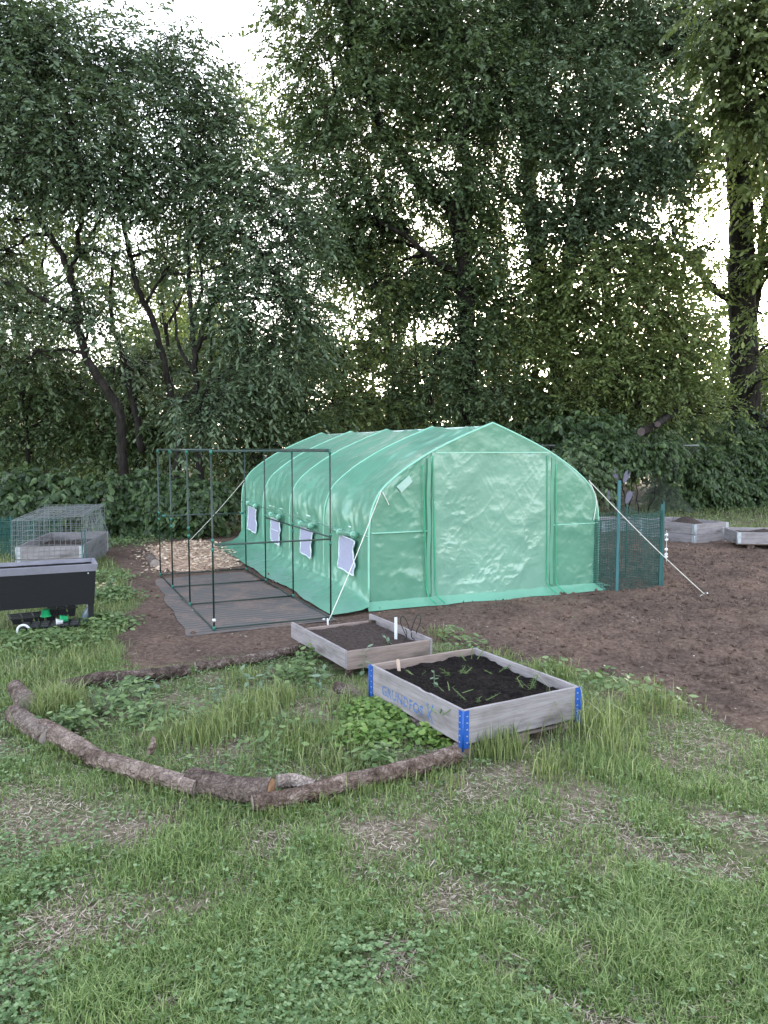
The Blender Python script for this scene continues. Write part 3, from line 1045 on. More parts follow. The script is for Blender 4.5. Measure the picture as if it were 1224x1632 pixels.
panel('front_panel', lambda z: s_left(z) + .006, lambda z: max(SD0, s_left(z) + .008), .05, ZD, 60, 130, -.010, .040, M['film_front'], gh, 1)
panel('front_panel', lambda z: min(SD1, s_right(z) - .008), lambda z: s_right(z) - .006, .05, ZD, 60, 130, -.010, .040, M['film_front'], gh, 2)
panel('gable_panel', lambda z: s_left(z) + .006, lambda z: s_right(z) - .006, ZD, 2.012, 120, 30, -.006, .018, M['film_front'], gh, 3)
panel('back_panel', lambda z: s_left(z) + .006, lambda z: s_right(z) - .006, .02, 2.01, 60, 60, GL + .006, .015, M['film_front'], gh, 4)
panel('door', SD0 - .012, SD1 + .012, .06, ZD + .008, 230, 250, -.026, .046, M['film_door'], gh, 5, 3.0)
# skirt along the front
nt_ = 150
S = np.linspace(-.03, GW + .03, nt_)
U = np.linspace(0, 1, 12)
SS, UU = np.meshgrid(S, U, indexing='ij')
ed = fbm(np.stack([SS * 2.6, SS * 0 + 3], -1), 3) - .5
V = np.stack([SS + UU * (SS - 1.5) * .02, -.03 - UU ** 1.6 * (.09 + .12 * ed) - .02 * (ridged(np.stack([SS * 5, UU], -1), 3) - .6), .11 - .08 * UU + .02 * (ridged(np.stack([SS * 6, UU * 2], -1), 3) - .6) * (1 - UU)], -1)
mesh_np('front_skirt', V, grid_faces(nt_, 12), M['film'], gh, True)
for k in range(5):
    t = (0, 1.5, 3, 4.5, 6)[k]
    g = Geo().tube(hoop_pts(t, .004 if 0 < k < 4 else .006), .0085 if k else .013, 8)
    g.build('hoop', M['hoop'], gh, True)
g = Geo().tube([(1.5, 0, 1.985), (1.5, GL, 1.985)], .012)
g.build('ridge_pole', M['steel'], gh, True)
for s in (0.03, GW - .03):
    Geo().tube([(s, 0.02, .85), (s, GL - .02, .85)], .011).build('side_rail', M['steel'], gh, True)
for s0, s1 in ((.02, .70), (2.30, 2.98)):
    Geo().tube([(s0, -.020, .84), (s1, -.020, .84)], .008).build('cross_bar', M['hoop'], gh, True)
    Geo().tube([(s0, .02, .12), (s1, .02, .12)], .010).build('cross_bar', M['steel'], gh, True)
for s in (.70, 2.30):
    Geo().tube([(s, .03, .03), (s, .03, 1.68)], .012).build('door_post', M['steel'], gh, True)
Geo().tube([(2.93, .3, .03), (2.86, .9, .8)], .012).build('brace', M['steel'], gh, True)
# zips either side of the door
for sA, sB in ((.615, .665), (.735, .775), (2.225, 2.245), (2.345, 2.37)):
    pts = [(sA, -.034, 1.66 if .7 < sA < 2.3 else 1.56), (sA + (sB - sA) * .3, -.036, 1.1), (sA + (sB - sA) * .7, -.038, .5), (sB, -.05, .16), (sB + .05, -.16, .055)]
    Geo().tube(smooth_path(pts, 6), .0075, 6).build('zip', M['zip'], gh, True)
for sA in (.69, 2.305):
    Vv, n_ = [], 30
    Zt = np.linspace(.14, 1.64, n_)
    wob = .006 * np.sin(Zt * 9)
    Vv = np.stack([np.stack([np.full(n_, sA - .022) + wob, np.full(n_, -.03), Zt], -1), np.stack([np.full(n_, sA + .022) + wob, np.full(n_, -.03), Zt], -1)], 0)
    mesh_np('zip_flap', Vv, grid_faces(2, n_), M['film'], gh, True)
# door top hem
Geo().box((1.5, -.035, ZD + .004), (1.46, .004, .014)).build('door_hem', M['seam'], gh)
# seam along the wall where the window covers roll up
Geo().tube([(-.008 + .024 * abs(math.sin(PI * t / 1.5)) ** .8, t, .80) for t in np.linspace(.02, GL - .02, 81)], .0075, 6).build('wall_seam', M['film_door'], gh, True)
# windows
for k, (tc, z0, z1) in enumerate([(.60, .345, .735), (2.12, .335, .69), (3.64, .325, .685), (5.10, .36, .755)]):
    w_ = (.48, .48, .46, .56)[k]
    nv_ = 16
    zz = np.linspace(z0, z1, nv_)
    lean = np.linspace(.05, 0, nv_) * (1 if k else .6)
    wob = .020 * np.sin(zz * 23 + k * 2) + .012 * np.sin(zz * 51 + k)
    a_, b_ = tc - w_ / 2 + wob + lean, tc + w_ / 2 + wob * .7 + lean
    nu_ = 10
    U = np.linspace(0, 1, nu_)[:, None]
    Tt = a_[None] + (b_ - a_)[None] * U
    zq = np.broadcast_to(zz[None], Tt.shape) + (U - .5) * .03
    V = np.stack([-.030 - .006 * np.sin(Tt * 18 + zq * 12), Tt, zq], -1)
    pane = mesh_np('window', V, grid_faces(nu_, nv_), M['pane'], gh, True)
    ring = [V[0, j] for j in range(nv_)] + [V[i, -1] for i in range(nu_)] + [V[-1, j] for j in range(nv_ - 1, -1, -1)] + [V[i, 0] for i in range(nu_ - 1, -1, -1)]
    Geo().tube([np.array(p) + np.array([-.004, 0, 0]) for p in ring], .009, 6).build('window_frame', M['pane_edge'], pane, True)
    if k == 2:
        Geo().box((-.04, tc + .02, .52), (.004, w_ - .06, .012)).build('window_strap', M['pane_edge'], pane)
    # the rolled-up cover
    r0 = Geo()
    pts = [(-.055, tc - w_ / 2 - .1 + q * (w_ + .22), z1 + .055 + .010 * math.sin(q * 7 + k)) for q in np.linspace(0, 1, 12)]
    r0.tube(pts, [.030 + .006 * math.sin(i * 1.9 + k) for i in range(12)], 10)
    roll = r0.build('window_roll', M['film'], gh, True)
    for q in (.12, .78):
        c = np.array(pts[int(q * 11)])
        Geo().tube([c + np.array([0, -.012, 0]), c + np.array([0, .012, 0])], .040, 12).build('roll_tie', M['seam'], roll, True)
# clear patch near the front left shoulder
Geo().add([(.30, -.036, 1.335), (.45, -.036, 1.455), (.49, -.036, 1.385), (.36, -.036, 1.27)], [(0, 3, 2, 1)]).build('clear_patch', M['patch'], gh)


def gh_local(x, y, z):
    dx, dy = x - GH_O[0], y - GH_O[1]
    c, s = math.cos(GH_R), math.sin(GH_R)
    return np.array([c * dx + s * dy, -s * dx + c * dy, z])


def guy(a, b, name='guy_rope'):
    a, b = np.asarray(a, float), np.asarray(b, float)
    pts = [a + (b - a) * q - np.array([0, 0, .03 * math.sin(PI * q)]) for q in np.linspace(0, 1, 12)]
    r_ = Geo().tube(pts, .005, 6).build(name, M['rope'], gh, True)
    Geo().tube([b + np.array([0, 0, .05]), b + np.array([.01, 0, -.1])], .008, 6).build('peg', M['white'], r_, True)
    return r_


p1 = gnd(522, 1000)
guy((.13, -.02, 1.29), gh_local(p1[0], p1[1], .04))
p2 = gnd(1127, 955)
r_ = guy((2.83, -.02, 1.36), gh_local(p2[0], p2[1], .03))
b = gh_local(p2[0], p2[1], .03)
Geo().tube(smooth_path([b, b + np.array([-.10, -.02, .03]), b + np.array([-.16, -.05, .0]), b + np.array([-.04, -.06, .0]), b + np.array([.05, -.04, .0])], 5), .005, 6).build('knot', M['rope'], r_, True)
p3 = gnd(293, 874)
guy((.10, GL, 1.24), gh_local(p3[0], p3[1], .03))
Geo().tube(smooth_path([(2.83, -.03, 1.36), (2.93, -.04, 1.15), (2.92, -.04, .98), (2.90, -.04, .88)], 5), .005, 6).build('loose_cord', M['rope'], gh, True)
Geo().tube(smooth_path([(.14, -.03, 1.28), (.18, -.04, 1.20), (.21, -.04, 1.14)], 5), .005, 6).build('loose_cord', M['rope'], gh, True)

# ------------------------------------------------------------------ tube frame over weed fabric
FR_O, FR_R = np.array([-1.60, 7.13]), math.radians(24.3)
FW, FL, FH = 1.17, 3.42, 1.725
tf = empty('trellis_frame', (FR_O[0], FR_O[1], 0), FR_R, 'open box frame of thin dark green tubes standing beside the greenhouse', 'plant frame')
ts = [0, FL * .40, FL * .70, FL]
ts = [0, 1.24, 2.40, FL]
r = .0088
for x_ in (0, FW):
    for t in ts:
        Geo().tube([(x_, t, .0), (x_, t, FH)], r).build('post', M['tube'], tf, True)
        for z_ in (.05, .84 if not (x_ == 0 and t == FL) else .84, FH - .02):
            if z_ == .84:
                Geo().tube([(x_, t, z_ - .06), (x_, t, z_ - .025)], .0135, 10).build('connector', M['joint'], tf, True)
                Geo().tube([(x_, t, z_ + .025), (x_, t, z_ + .06)], .0135, 10).build('connector', M['joint'], tf, True)
            else:
                Geo().tube([(x_, t, z_ - .022), (x_, t, z_ + .022)], .0135, 10).build('connector', M['joint'], tf, True)
for x_ in (0, FW):
    for z_ in (.035, FH + .002):
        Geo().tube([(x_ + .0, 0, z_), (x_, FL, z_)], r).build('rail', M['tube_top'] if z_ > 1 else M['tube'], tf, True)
for t in ts:
    for z_ in (.05, FH - .012):
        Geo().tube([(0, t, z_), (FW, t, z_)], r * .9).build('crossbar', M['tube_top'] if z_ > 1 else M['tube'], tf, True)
Geo().tube([(.02, 0, .84), (FW, 0, .84)], r).build('middle_bar', M['tube_top'], tf, True)
Geo().tube([(.02, FL, .84), (FW - .02, FL, .84)], r).build('middle_bar', M['tube_top'], tf, True)
Geo().tube([(FW, 0, .86), (FW, ts[2], .86)], r).build('middle_bar', M['tube_top'], tf, True)
for x_ in (.04, FW - .08):
    Geo().tube([(x_, FL, .84), (x_ + .05, FL, .84)], .016).build('bar_sleeve', M['joint'], tf, True)
Geo().tube([(FW - .09, 0, .038), (FW - .065, 0, .038)], .013).build('end_cap', M['white'], tf, True)
Geo().tube([(0, -.012, .13), (0, .012, .13)], .016).build('end_cap', M['white'], tf, True)

# weed fabric
q0 = Geo()
n1, n2 = 60, 110
U, Vv = np.meshgrid(np.linspace(0, 1, n1), np.linspace(0, 1, n2), indexing='ij')
c = [np.array(p) for p in ((-.26, -.12), (FW + .05, -.06), (FW - .08, FL - .1), (-.12, FL - .25))]
PX = ((1 - U) * (1 - Vv))[..., None] * c[0] + (U * (1 - Vv))[..., None] * c[1] + (U * Vv)[..., None] * c[2] + ((1 - U) * Vv)[..., None] * c[3]
PX = PX + (fbm(np.stack([U * 5, Vv * 9], -1), 3)[..., None] - .5) * np.array([.06, .03]) * 2
ZZ = .028 + .02 * (fbm(np.stack([PX[..., 0] * 3, PX[..., 1] * 3], -1), 3) - .35)
wm = mesh_np('weed_fabric', np.concatenate([PX, ZZ[..., None]], -1), grid_faces(n1, n2), M['weedmat'], None, True, (FR_O[0], FR_O[1], 0), FR_R)
tag(wm, 'dark striped weed fabric lying on the soil under the tube frame', 'weed fabric')

# wood chips heap
CH = np.array([gnd(u, v) for u, v in [(230, 893), (252, 914), (322, 913), (388, 905), (374, 884), (345, 869), (300, 866), (240, 874)]])
n = 5200
x, y = rng.uniform(CH[:, 0].min() - .3, CH[:, 0].max() + .3, n), rng.uniform(CH[:, 1].min() - .3, CH[:, 1].max() + .3, n)
dd = poly_sdf(x, y, CH)
k = dd > rng.normal(0, .1, n) - .05
x, y, dd = x[k], y[k], dd[k]
n = len(x)
hz_ = np.clip(dd * .12, 0, .05) + .025 * fbm(np.stack([x * 4, y * 4], -1), 2) + .03
a = rng.uniform(0, 2 * PI, n)
L = rng.uniform(.03, .085, n)
V, F = leaves(np.stack([x, y, hz_ + rng.uniform(-.02, .025, n)], -1), np.stack([np.cos(a), np.sin(a), rng.uniform(-.3, .3, n)], -1), np.stack([rng.normal(0, .35, n), rng.normal(0, .35, n), np.ones(n)], -1), L, L * rng.uniform(.25, .7, n), .05, 0)
tag(mesh_np('wood_chips', V, F, leaf_mat('chip_pieces', (.42, .275, .19), (.62, .45, .33), (.79, .64, .50), .02, .9, .1, (.3, .2, .1))), 'spread of pale pinkish wood chips behind the tube frame', 'wood chips', kind='stuff')
# the bed the chips lie on
nn_ = 50
X, Y = np.meshgrid(np.linspace(CH[:, 0].min() - .2, CH[:, 0].max() + .2, nn_), np.linspace(CH[:, 1].min() - .2, CH[:, 1].max() + .2, nn_), indexing='ij')
dd = poly_sdf(X, Y, CH)
Zc = np.clip(dd * .12, -.08, .05) + .025 * fbm(np.stack([X * 4, Y * 4], -1), 2) + .01
tag(mesh_np('chip_bed', np.stack([X, Y, Zc], -1), grid_faces(nn_, nn_)[:, ::-1], M['chips'], None, True), 'low mound under the wood chips', 'mound', kind='structure')


# ------------------------------------------------------------------ logs
def log(name, label, pts, r0, r1, m, group='logs edging the ring bed', seed=0, end0=True, end1=True, end_m=None, bump_=.006, cutz=0.0):
    """A bark-covered log with sawn ends; pts are world points of its centre line."""
    path = np.array(smooth_path(pts, 7))
    ln = np.r_[0, np.cumsum(np.linalg.norm(np.diff(path, axis=0), axis=1))]
    q = np.linspace(0, ln[-1], max(8, int(ln[-1] / .011)))
    path = np.stack([np.interp(q, ln, path[:, i]) for i in range(3)], 1)
    base = np.array([path[0][0], path[0][1], 0])
    path = path - base
    nr = 36
    T = unit(np.gradient(path, axis=0))
    up = np.array([0, 0, 1.0])
    S = unit(np.cross(T, up))
    W = np.cross(S, T)
    a = np.linspace(0, 2 * PI, nr, endpoint=False)
    rad = np.linspace(r0, r1, len(q)) * .78
    ring = S[:, None, :] * np.cos(a)[None, :, None] + W[:, None, :] * np.sin(a)[None, :, None]
    P = path[:, None, :] + ring * rad[:, None, None]
    nn = ridged(np.stack([np.broadcast_to(np.cos(a)[None] * 2.2, P.shape[:2]), np.broadcast_to(np.sin(a)[None] * 2.2, P.shape[:2]), np.broadcast_to(q[:, None] * 9 + seed * 5, P.shape[:2])], -1), 4, .6) - .6
    nn2 = ridged(np.stack([np.broadcast_to(np.cos(a)[None] * 5, P.shape[:2]), np.broadcast_to(np.sin(a)[None] * 5, P.shape[:2]), np.broadcast_to(q[:, None] * 26 + seed * 5, P.shape[:2])], -1), 3, .6) - .6
    lump = fbm(np.stack([np.broadcast_to(np.cos(a)[None] * .8, P.shape[:2]), np.broadcast_to(np.sin(a)[None] * .8, P.shape[:2]), np.broadcast_to(q[:, None] * 3.5 + seed * 3, P.shape[:2])], -1), 2) - .5
    P = P + ring * (nn * bump_ * 1.6 + nn2 * bump_ * 1.2 + lump * rad[:, None] * .26)[..., None]
    V = P.reshape(-1, 3)
    n_, = q.shape
    F = np.array([(i * nr + k, (i + 1) * nr + k, (i + 1) * nr + (k + 1) % nr, i * nr + (k + 1) % nr) for i in range(n_ - 1) for k in range(nr)])
    o = mesh_np(name, V, F, m, None, True, tuple(base))
    tag(o, label, 'log', group)
    for end, i, sgn in ((end0, 0, -1), (end1, n_ - 1, 1)):
        if end:
            ringp = P[i]
            c = ringp.mean(0)
            out = T[i] * sgn * .002
            Vc = [c + out] + [p + out * 0 + (p - c) * -.03 + out for p in ringp]
            Fc = [(0, 1 + (k + 1) % nr, 1 + k) if sgn < 0 else (0, 1 + k, 1 + (k + 1) % nr) for k in range(nr)]
            Geo().add(Vc, Fc).build('cut_end', end_m or M['wood_grey_end'], o)
    return o


def lp(u, v, z):
    p = gnd(u, v, z)
    return np.array([p[0], p[1], z])


log('log', 'stubby tilted log end at the far left tip of the log ring', [lp(24, 1094, .15), lp(44, 1122, .09)], .064, .080, M['bark'], seed=1, end_m=M['wood_grey_end'])
log('log', 'thick grey log lying below the stubby tilted log end at far left', [lp(22, 1138, .065), lp(78, 1174, .065)], .076, .070, M['bark'], seed=2, bump_=.008)
log('log', 'knotty log with flaking bark second from the left front of the ring', [lp(66, 1160, .075), lp(108, 1180, .07), lp(152, 1206, .055)], .070, .056, M['bark_pink'], seed=3, bump_=.009)
lg = log('log', 'long log with pink peeling bark in the middle of the front row', [lp(143, 1206, .06), lp(225, 1229, .065), lp(316, 1256, .055)], .054, .060, M['bark_pink'], seed=4, bump_=.007)
Geo().tube(smooth_path([(.36, -.10, .12), (.38, -.10, .17), (.375, -.085, .20)], 4), [.018] * 5 + [.014] * 4, 8).build('knot_stub', M['bark_pink'], lg, True)
log('log', 'dark brown log with a fresh orange sawn end facing right', [lp(304, 1243, .065), lp(365, 1257, .07), lp(432, 1262, .075)], .080, .080, M['bark_dark'], seed=5, end_m=M['wood_raw'])
lg = log('log', 'slender forked log running from the front up to the blue hinged bed', [lp(403, 1281, .055), lp(470, 1270, .055), lp(545, 1248, .055), lp(620, 1233, .06), lp(728, 1203, .065)], .05, .062, M['bark_pink'], seed=6)
b0 = np.array([lp(403, 1281, .055)[0], lp(403, 1281, .055)[1], 0])
path = smooth_path([lp(442, 1245, .09) - b0, lp(470, 1245, .08) - b0, lp(500, 1256, .06) - b0], 6)
st = Geo().tube(path, np.linspace(.034, .040, len(path)), 14, cap=False).build('branch_stub', M['bark_pale'], lg, True)
Geo().tube([path[0] - unit(path[1] - path[0]) * .002, path[0] + unit(path[1] - path[0]) * .004], .033, 14).build('cut_end', M['wood_grey_end'], st)
log('log', 'damp dark log lying across the rear left of the ring', [lp(100, 1094, .05), lp(160, 1082, .06), (lp(220, 1078, .06)), lp(300, 1068, .05)], .055, .06, M['bark_dark'], seed=7, bump_=.010)
log('log', 'straight grey log at the back of the ring by the soil', [lp(312, 1062, .05), lp(390, 1052, .05), lp(478, 1034, .05)], .05, .045, M['bark'], seed=8)
log('log', 'short log piece lying beside the left corner of the blue hinged bed', [lp(536, 1094, .05), lp(572, 1110, .045)], .045, .04, M['bark'], seed=9)
log('log', 'small log chunk at the left edge of the wood chips', [lp(238, 889, .07), lp(247, 899, .07)], .10, .09, M['bark'], group=None, seed=10)


# ------------------------------------------------------------------ raised beds
def board(parent, p0, p1, z0, z1, th, m, name='board', wav=.003, notch=None):
    """A plank from p0 to p1 (local xy of the parent), its own x along the grain."""
    p0, p1 = np.asarray(p0, float), np.asarray(p1, float)
    L = np.linalg.norm(p1 - p0)
    n = max(8, int(L / .03))
    xs = np.linspace(0, L, n)
    top = (z1 - z0) + wav * (fbm(np.stack([xs * 6, np.full(n, p0[0] * 9 + z0)], -1), 3) - .5) * 2
    bot = wav * (fbm(np.stack([xs * 5, np.full(n, p1[1] * 7 + 3)], -1), 3) - .5) * 2
    if notch:
        top = top - notch[2] * np.clip(1 - np.abs((xs - notch[0]) / notch[1]) ** 4, 0, 1)
    c = .003
    V, F = [], []
    for i in range(n):
        for (yy, zz) in ((-th / 2, bot[i] + c), (-th / 2, top[i] - c), (-th / 2 + c, top[i]), (th / 2 - c, top[i]), (th / 2, top[i] - c), (th / 2, bot[i] + c), (th / 2 - c, bot[i]), (-th / 2 + c, bot[i])):
            V.append((xs[i], yy, zz))
    for i in range(n - 1):
        for k in range(8):
            F.append((i * 8 + k, i * 8 + (k + 1) % 8, (i + 1) * 8 + (k + 1) % 8, (i + 1) * 8 + k))
    F += [tuple(range(7, -1, -1)), tuple((n - 1) * 8 + k for k in range(8))]
    d = p1 - p0
    return Geo().add(V, F).build(name, m, parent, False, (p0[0], p0[1], z0), math.atan2(d[1], d[0]))


def bed_soil(parent, w_, l_, z, m, amp, tilt=0.0, name='soil', th=.02):
    nx, ny = 70, 80
    X, Y = np.meshgrid(np.linspace(th, w_ - th, nx), np.linspace(th, l_ - th, ny), indexing='ij')
    p = np.stack([X, Y], -1)
    Zz = z + amp * (ridged(p * 4, 5, .6) - .6) + amp * .8 * (fbm(p * 14, 4, .6) - .5) + tilt * (Y / l_)
    V = np.stack([X, Y, Zz], -1)
    return mesh_np(name, V, grid_faces(nx, ny)[:, ::-1], m, parent, True)


def hinge_pair(parent, x, y, z0, z1, sx, sy, m, wd=.034):
    """Folded corner strap: one leaf on each face, with rivets."""
    h = Geo()
    h.box((x + sx * wd / 2, y - sy * .0065, (z0 + z1) / 2), (wd, .003, z1 - z0))
    h.box((x - sx * .0065, y + sy * wd / 2, (z0 + z1) / 2), (.003, wd, z1 - z0))
    o = h.build('hinge', m, parent)
    g = Geo()
    for q in np.linspace(.15, .85, 5):
        z = z0 + (z1 - z0) * q
        g.box((x + sx * wd * .6, y - sy * .0088, z), (.011, .003, .006))
        g.box((x - sx * .0088, y + sy * wd * .6, z), (.003, .011, .006))
    g.build('rivet', M['galv'], o)
    Geo().tube([(x - sx * .008, y - sy * .008, z0 - .015), (x - sx * .008, y - sy * .008, z1 + .002)], .006, 8).build('hinge_pin', m, o, True)
    return o


# front bed with the blue hinges
bw, bl, bz0, bz1 = .86, 1.05, .085, .285
bed = empty('raised_bed', (BED_O[0], BED_O[1], 0), BED_R, 'weathered plank bed with bright blue corner hinges and dark potting soil', 'raised bed', 'raised garden beds')
th = .019
board(bed, (0, 0), (bw, 0), bz0, bz1, th, M['wood'])
board(bed, (0, bl), (0, 0), bz0, bz1, th, M['wood'], notch=(bl * .62, .05, .008))
board(bed, (bw, 0), (bw, bl), bz0, bz1, th, M['wood'])
board(bed, (bw, bl), (0, bl), bz0, bz1, th, M['wood_brown'])
for (x, y, sx, sy) in ((0, 0, 1, 1), (bw, 0, -1, 1), (0, bl, 1, -1), (bw, bl, -1, -1)):
    hinge_pair(bed, x - sx * .006, y - sy * .006, bz0 - .02, bz1 - .004, sx, sy, M['blue'])
bed_soil(bed, bw, bl, .232, M['potting'], .06, .0)
fc = bpy.data.curves.new('lettering', 'FONT')
fc.body = 'GRUNDFOS'
fc.size = .088
fc.extrude = .0004
fc.offset = .0018
fc.space_character = 1.12
tmp = bpy.data.objects.new('lettering', fc)
COL.objects.link(tmp)
dg = bpy.context.evaluated_depsgraph_get()
dg.update()
tm = bpy.data.meshes.new_from_object(tmp.evaluated_get(dg))
COL.objects.unlink(tmp)
bpy.data.objects.remove(tmp)
tm.materials.clear()
tm.materials.append(M['print'])
wd_ = max(v.co.x for v in tm.vertices)
tgt = .50
for v in tm.vertices:
    v.co.x *= tgt / wd_
let = link('lettering', tm, bed, (-th / 2 - .0012, bl - .15, .125), 0)
let.rotation_euler = (PI / 2, 0, -PI / 2)
g = Geo()
# the emblem beside the letters: crossed blades
for pts in ([(0, .105), (.02, .105), (.045, .055), (.035, .04)], [(.075, .115), (.095, .115), (.05, .045), (.036, .05)], [(.04, .045), (.055, .04), (.085, -.005), (.07, -.01)], [(.01, .01), (.028, .005), (.05, .04), (.036, .05)]):
    g.add([(p[0], p[1], 0) for p in pts], [(0, 1, 2, 3)])
em = g.build('emblem', M['print'], bed, False, (-th / 2 - .0014, bl - .15 - tgt - .03, .118))
em.rotation_euler = (PI / 2, 0, -PI / 2)
# pallet under the bed
pal = empty('wooden_pallet', (BED_O[0], BED_O[1], 0), BED_R, 'weathered wooden pallet carrying the bed with blue corner hinges', 'pallet')
for x in (.06, bw / 2, bw - .06):
    for y in (.06, bl / 2, bl - .06):
        Geo().box((x, y, .025), (.10, .10, .05)).build('block', M['wood_brown'], pal, bevel=.003)
for y in (.05, .30, .55, .78, .99):
    board(pal, (.0, y), (bw, y), .05, .066, .09, M['wood_brown'], 'slat')

# small bed behind it
sw, sl_ = .73, .96
sb = empty('raised_bed', (SM_O[0], SM_O[1], 0), SM_R, 'low brown-grey plank bed near the greenhouse corner with overlapping side boards', 'raised bed', 'raised garden beds')
board(sb, (0, 0), (sw, 0), .07, .215, .02, M['wood_brown'])
board(sb, (-.012, sl_ + .12), (-.012, -.012), .085, .225, .02, M['wood'])
board(sb, (sw + .012, -.012), (sw + .012, sl_ + .09), .085, .225, .02, M['wood'])
board(sb, (sw, sl_), (0, sl_), .06, .185, .02, M['wood_brown'])
bed_soil(sb, sw, sl_, .165, M['bedsoil'], .025, .0)
for x, y in ((.03, .03), (sw - .03, .03), (sw - .03, sl_ - .03), (.03, sl_ - .03)):
    Geo().box((x, y, .095), (.045, .045, .19)).build('corner_post', M['bark_dark'], sb)


def far_bed(name, label, o, rz, w_, l_, z0, z1, m, soil_z, hinge_m, tiers=1, mound=0.0):
    b_ = empty(name, (o[0], o[1], 0), rz, label, 'raised bed', 'raised garden beds')
    h = (z1 - z0) / tiers
    for k in range(tiers):
        a, c = z0 + k * h, z0 + (k + 1) * h - (.004 if k < tiers - 1 else 0)
        board(b_, (0, 0), (w_, 0), a, c, .02, m)
        board(b_, (0, l_), (0, 0), a, c, .02, m)
        board(b_, (w_, 0), (w_, l_), a, c, .02, m)
        board(b_, (w_, l_), (0, l_), a, c, .02, m)
        for (x, y, sx, sy) in ((0, 0, 1, 1), (w_, 0, -1, 1), (0, l_, 1, -1), (w_, l_, -1, -1)):
            hinge_pair(b_, x - sx * .006, y - sy * .006, a + .005, c - .005, sx, sy, hinge_m, .05)
    so_ = bed_soil(b_, w_, l_, soil_z, M['bedsoil'], .04)
    if mound:
        me = so_.data
        for v in me.vertices:
            v.co.z += mound * math.exp(-(((v.co.x - w_ * .45) / (w_ * .25)) ** 2 + ((v.co.y - l_ * .4) / (l_ * .2)) ** 2))
    return b_


far_bed('raised_bed', 'two-tier grey plank bed with a heap of soil beyond the green net', (5.56, 13.7), math.radians(28), .86, 1.25, .0, .39, M['wood'], .30, M['galv'], 2, .17)
rb = far_bed('raised_bed', 'single-tier grey bed raised on a dark pallet at the right edge', (6.0, 12.95), math.radians(-8), 1.2, .8, .13, .33, M['wood'], .27, M['galv'], 1, .08)
rp = empty('wooden_pallet', (6.0, 12.95, 0), math.radians(-8), 'dark wooden pallet under the bed at the right edge', 'pallet')
for x in (.22, .62, 1.05):
    for y in (.10, .40, .70):
        Geo().box((x, y, .055), (.12, .12, .11)).build('block', M['bark_dark'], rp, bevel=.003)
for y in (.08, .3, .5, .72):
    board(rp, (0, y), (1.2, y), .11, .128, .1, M['wood_brown'], 'slat')
far_bed('raised_bed', 'grey plank bed half hidden between the greenhouse and the green net', (4.45, 15.6), math.radians(10), 1.1, .85, .0, .27, M['wood'], .2, M['galv'])
CB_O, CB_R = np.array([-5.17, 10.75]), math.radians(10)
far_bed('raised_bed', 'pale grey plank bed under the wire cage behind the wicker planter', CB_O, CB_R, .88, 1.9, .0, .36, M['wood'], .24, M['galv'], 2)

# wire cage over that bed
cg = empty('wire_cage', (CB_O[0], CB_O[1], 0), CB_R, 'grey wire mesh cage standing over the bed behind the wicker planter', 'wire cage')


def mesh_panel(parent, o, a, b, na, nb, r_, m, name='wire_panel', jit=.004):
    """A grid of wires spanning o, o+a, o+b."""
    o, a, b = (np.asarray(p, float) for p in (o, a, b))
    g = Geo()
    for i in range(na + 1):
        s = o + a * (i / na)
        g.tube([s + rng.normal(0, jit, 3), s + b * .5 + rng.normal(0, jit, 3), s + b + rng.normal(0, jit, 3)], r_, 4, False)
    for j in range(nb + 1):
        s = o + b * (j / nb)
        g.tube([s + rng.normal(0, jit, 3), s + a * .5 + rng.normal(0, jit, 3), s + a + rng.normal(0, jit, 3)], r_, 4, False)
    return g.build(name, m, parent)


z0, zt = .02, .80
fl_, fr_, bl_, br_ = np.array([-.07, -.05]), np.array([.93, -.05]), np.array([.02, 1.5]), np.array([.93, 1.5])
mesh_panel(cg, (*fl_, z0), (*(fr_ - fl_), 0), (.02, .05, .71), 14, 10, .0026, M['wire'])
mesh_panel(cg, (*fl_, z0), (*(bl_ - fl_), 0), (.05, .02, .72), 20, 10, .0026, M['wire'])
mesh_panel(cg, (*fr_, z0), (*(br_ - fr_), 0), (-.05, .02, .80), 20, 11, .0026, M['wire'])
mesh_panel(cg, (*bl_, z0), (*(br_ - bl_), 0), (.0, -.02, .82), 14, 11, .0026, M['wire'])
mesh_panel(cg, (fl_[0] + .02, fl_[1] + .05, .73), (.95, .0, .04), (.06, 1.46, .08), 14, 18, .0026, M['wire'])
for x_ in (.90, .945):
    Geo().tube([(x_, -.06, 0), (x_ - .02, -.05, .58)], .007, 6).build('cage_stake', M['stake_green'], cg)
lw = empty('loose_wire_mesh', (-4.75, 12.7, 0), math.radians(75), 'loose wire mesh panel leaning behind the caged bed', 'wire panel')
mesh_panel(lw, (0, 0, 0), (.6, .1, 0), (.05, .3, .62), 6, 6, .003, M['wire'], 'mesh')
# green plastic net at the left edge
gn = empty('net_fence', (-6.35, 12.2, 0), 0, 'dark green plastic net fence at the left edge behind the planter', 'net fence')
mesh_panel(gn, (0, 0, 0), (.95, -.4, 0), (0, 0, .62), 32, 20, .0045, M['net'], 'net', .006)
mesh_panel(gn, (0, .4, 0), (1.0, .1, 0), (0, 0, .6), 32, 20, .0045, M['net'], 'net', .006)
for x_, y_ in ((0, 0), (.95, -.4), (.5, -.2)):
    Geo().tube([(x_, y_, 0), (x_, y_, .68)], .012, 6).build('stake', M['stake_green'], gn)

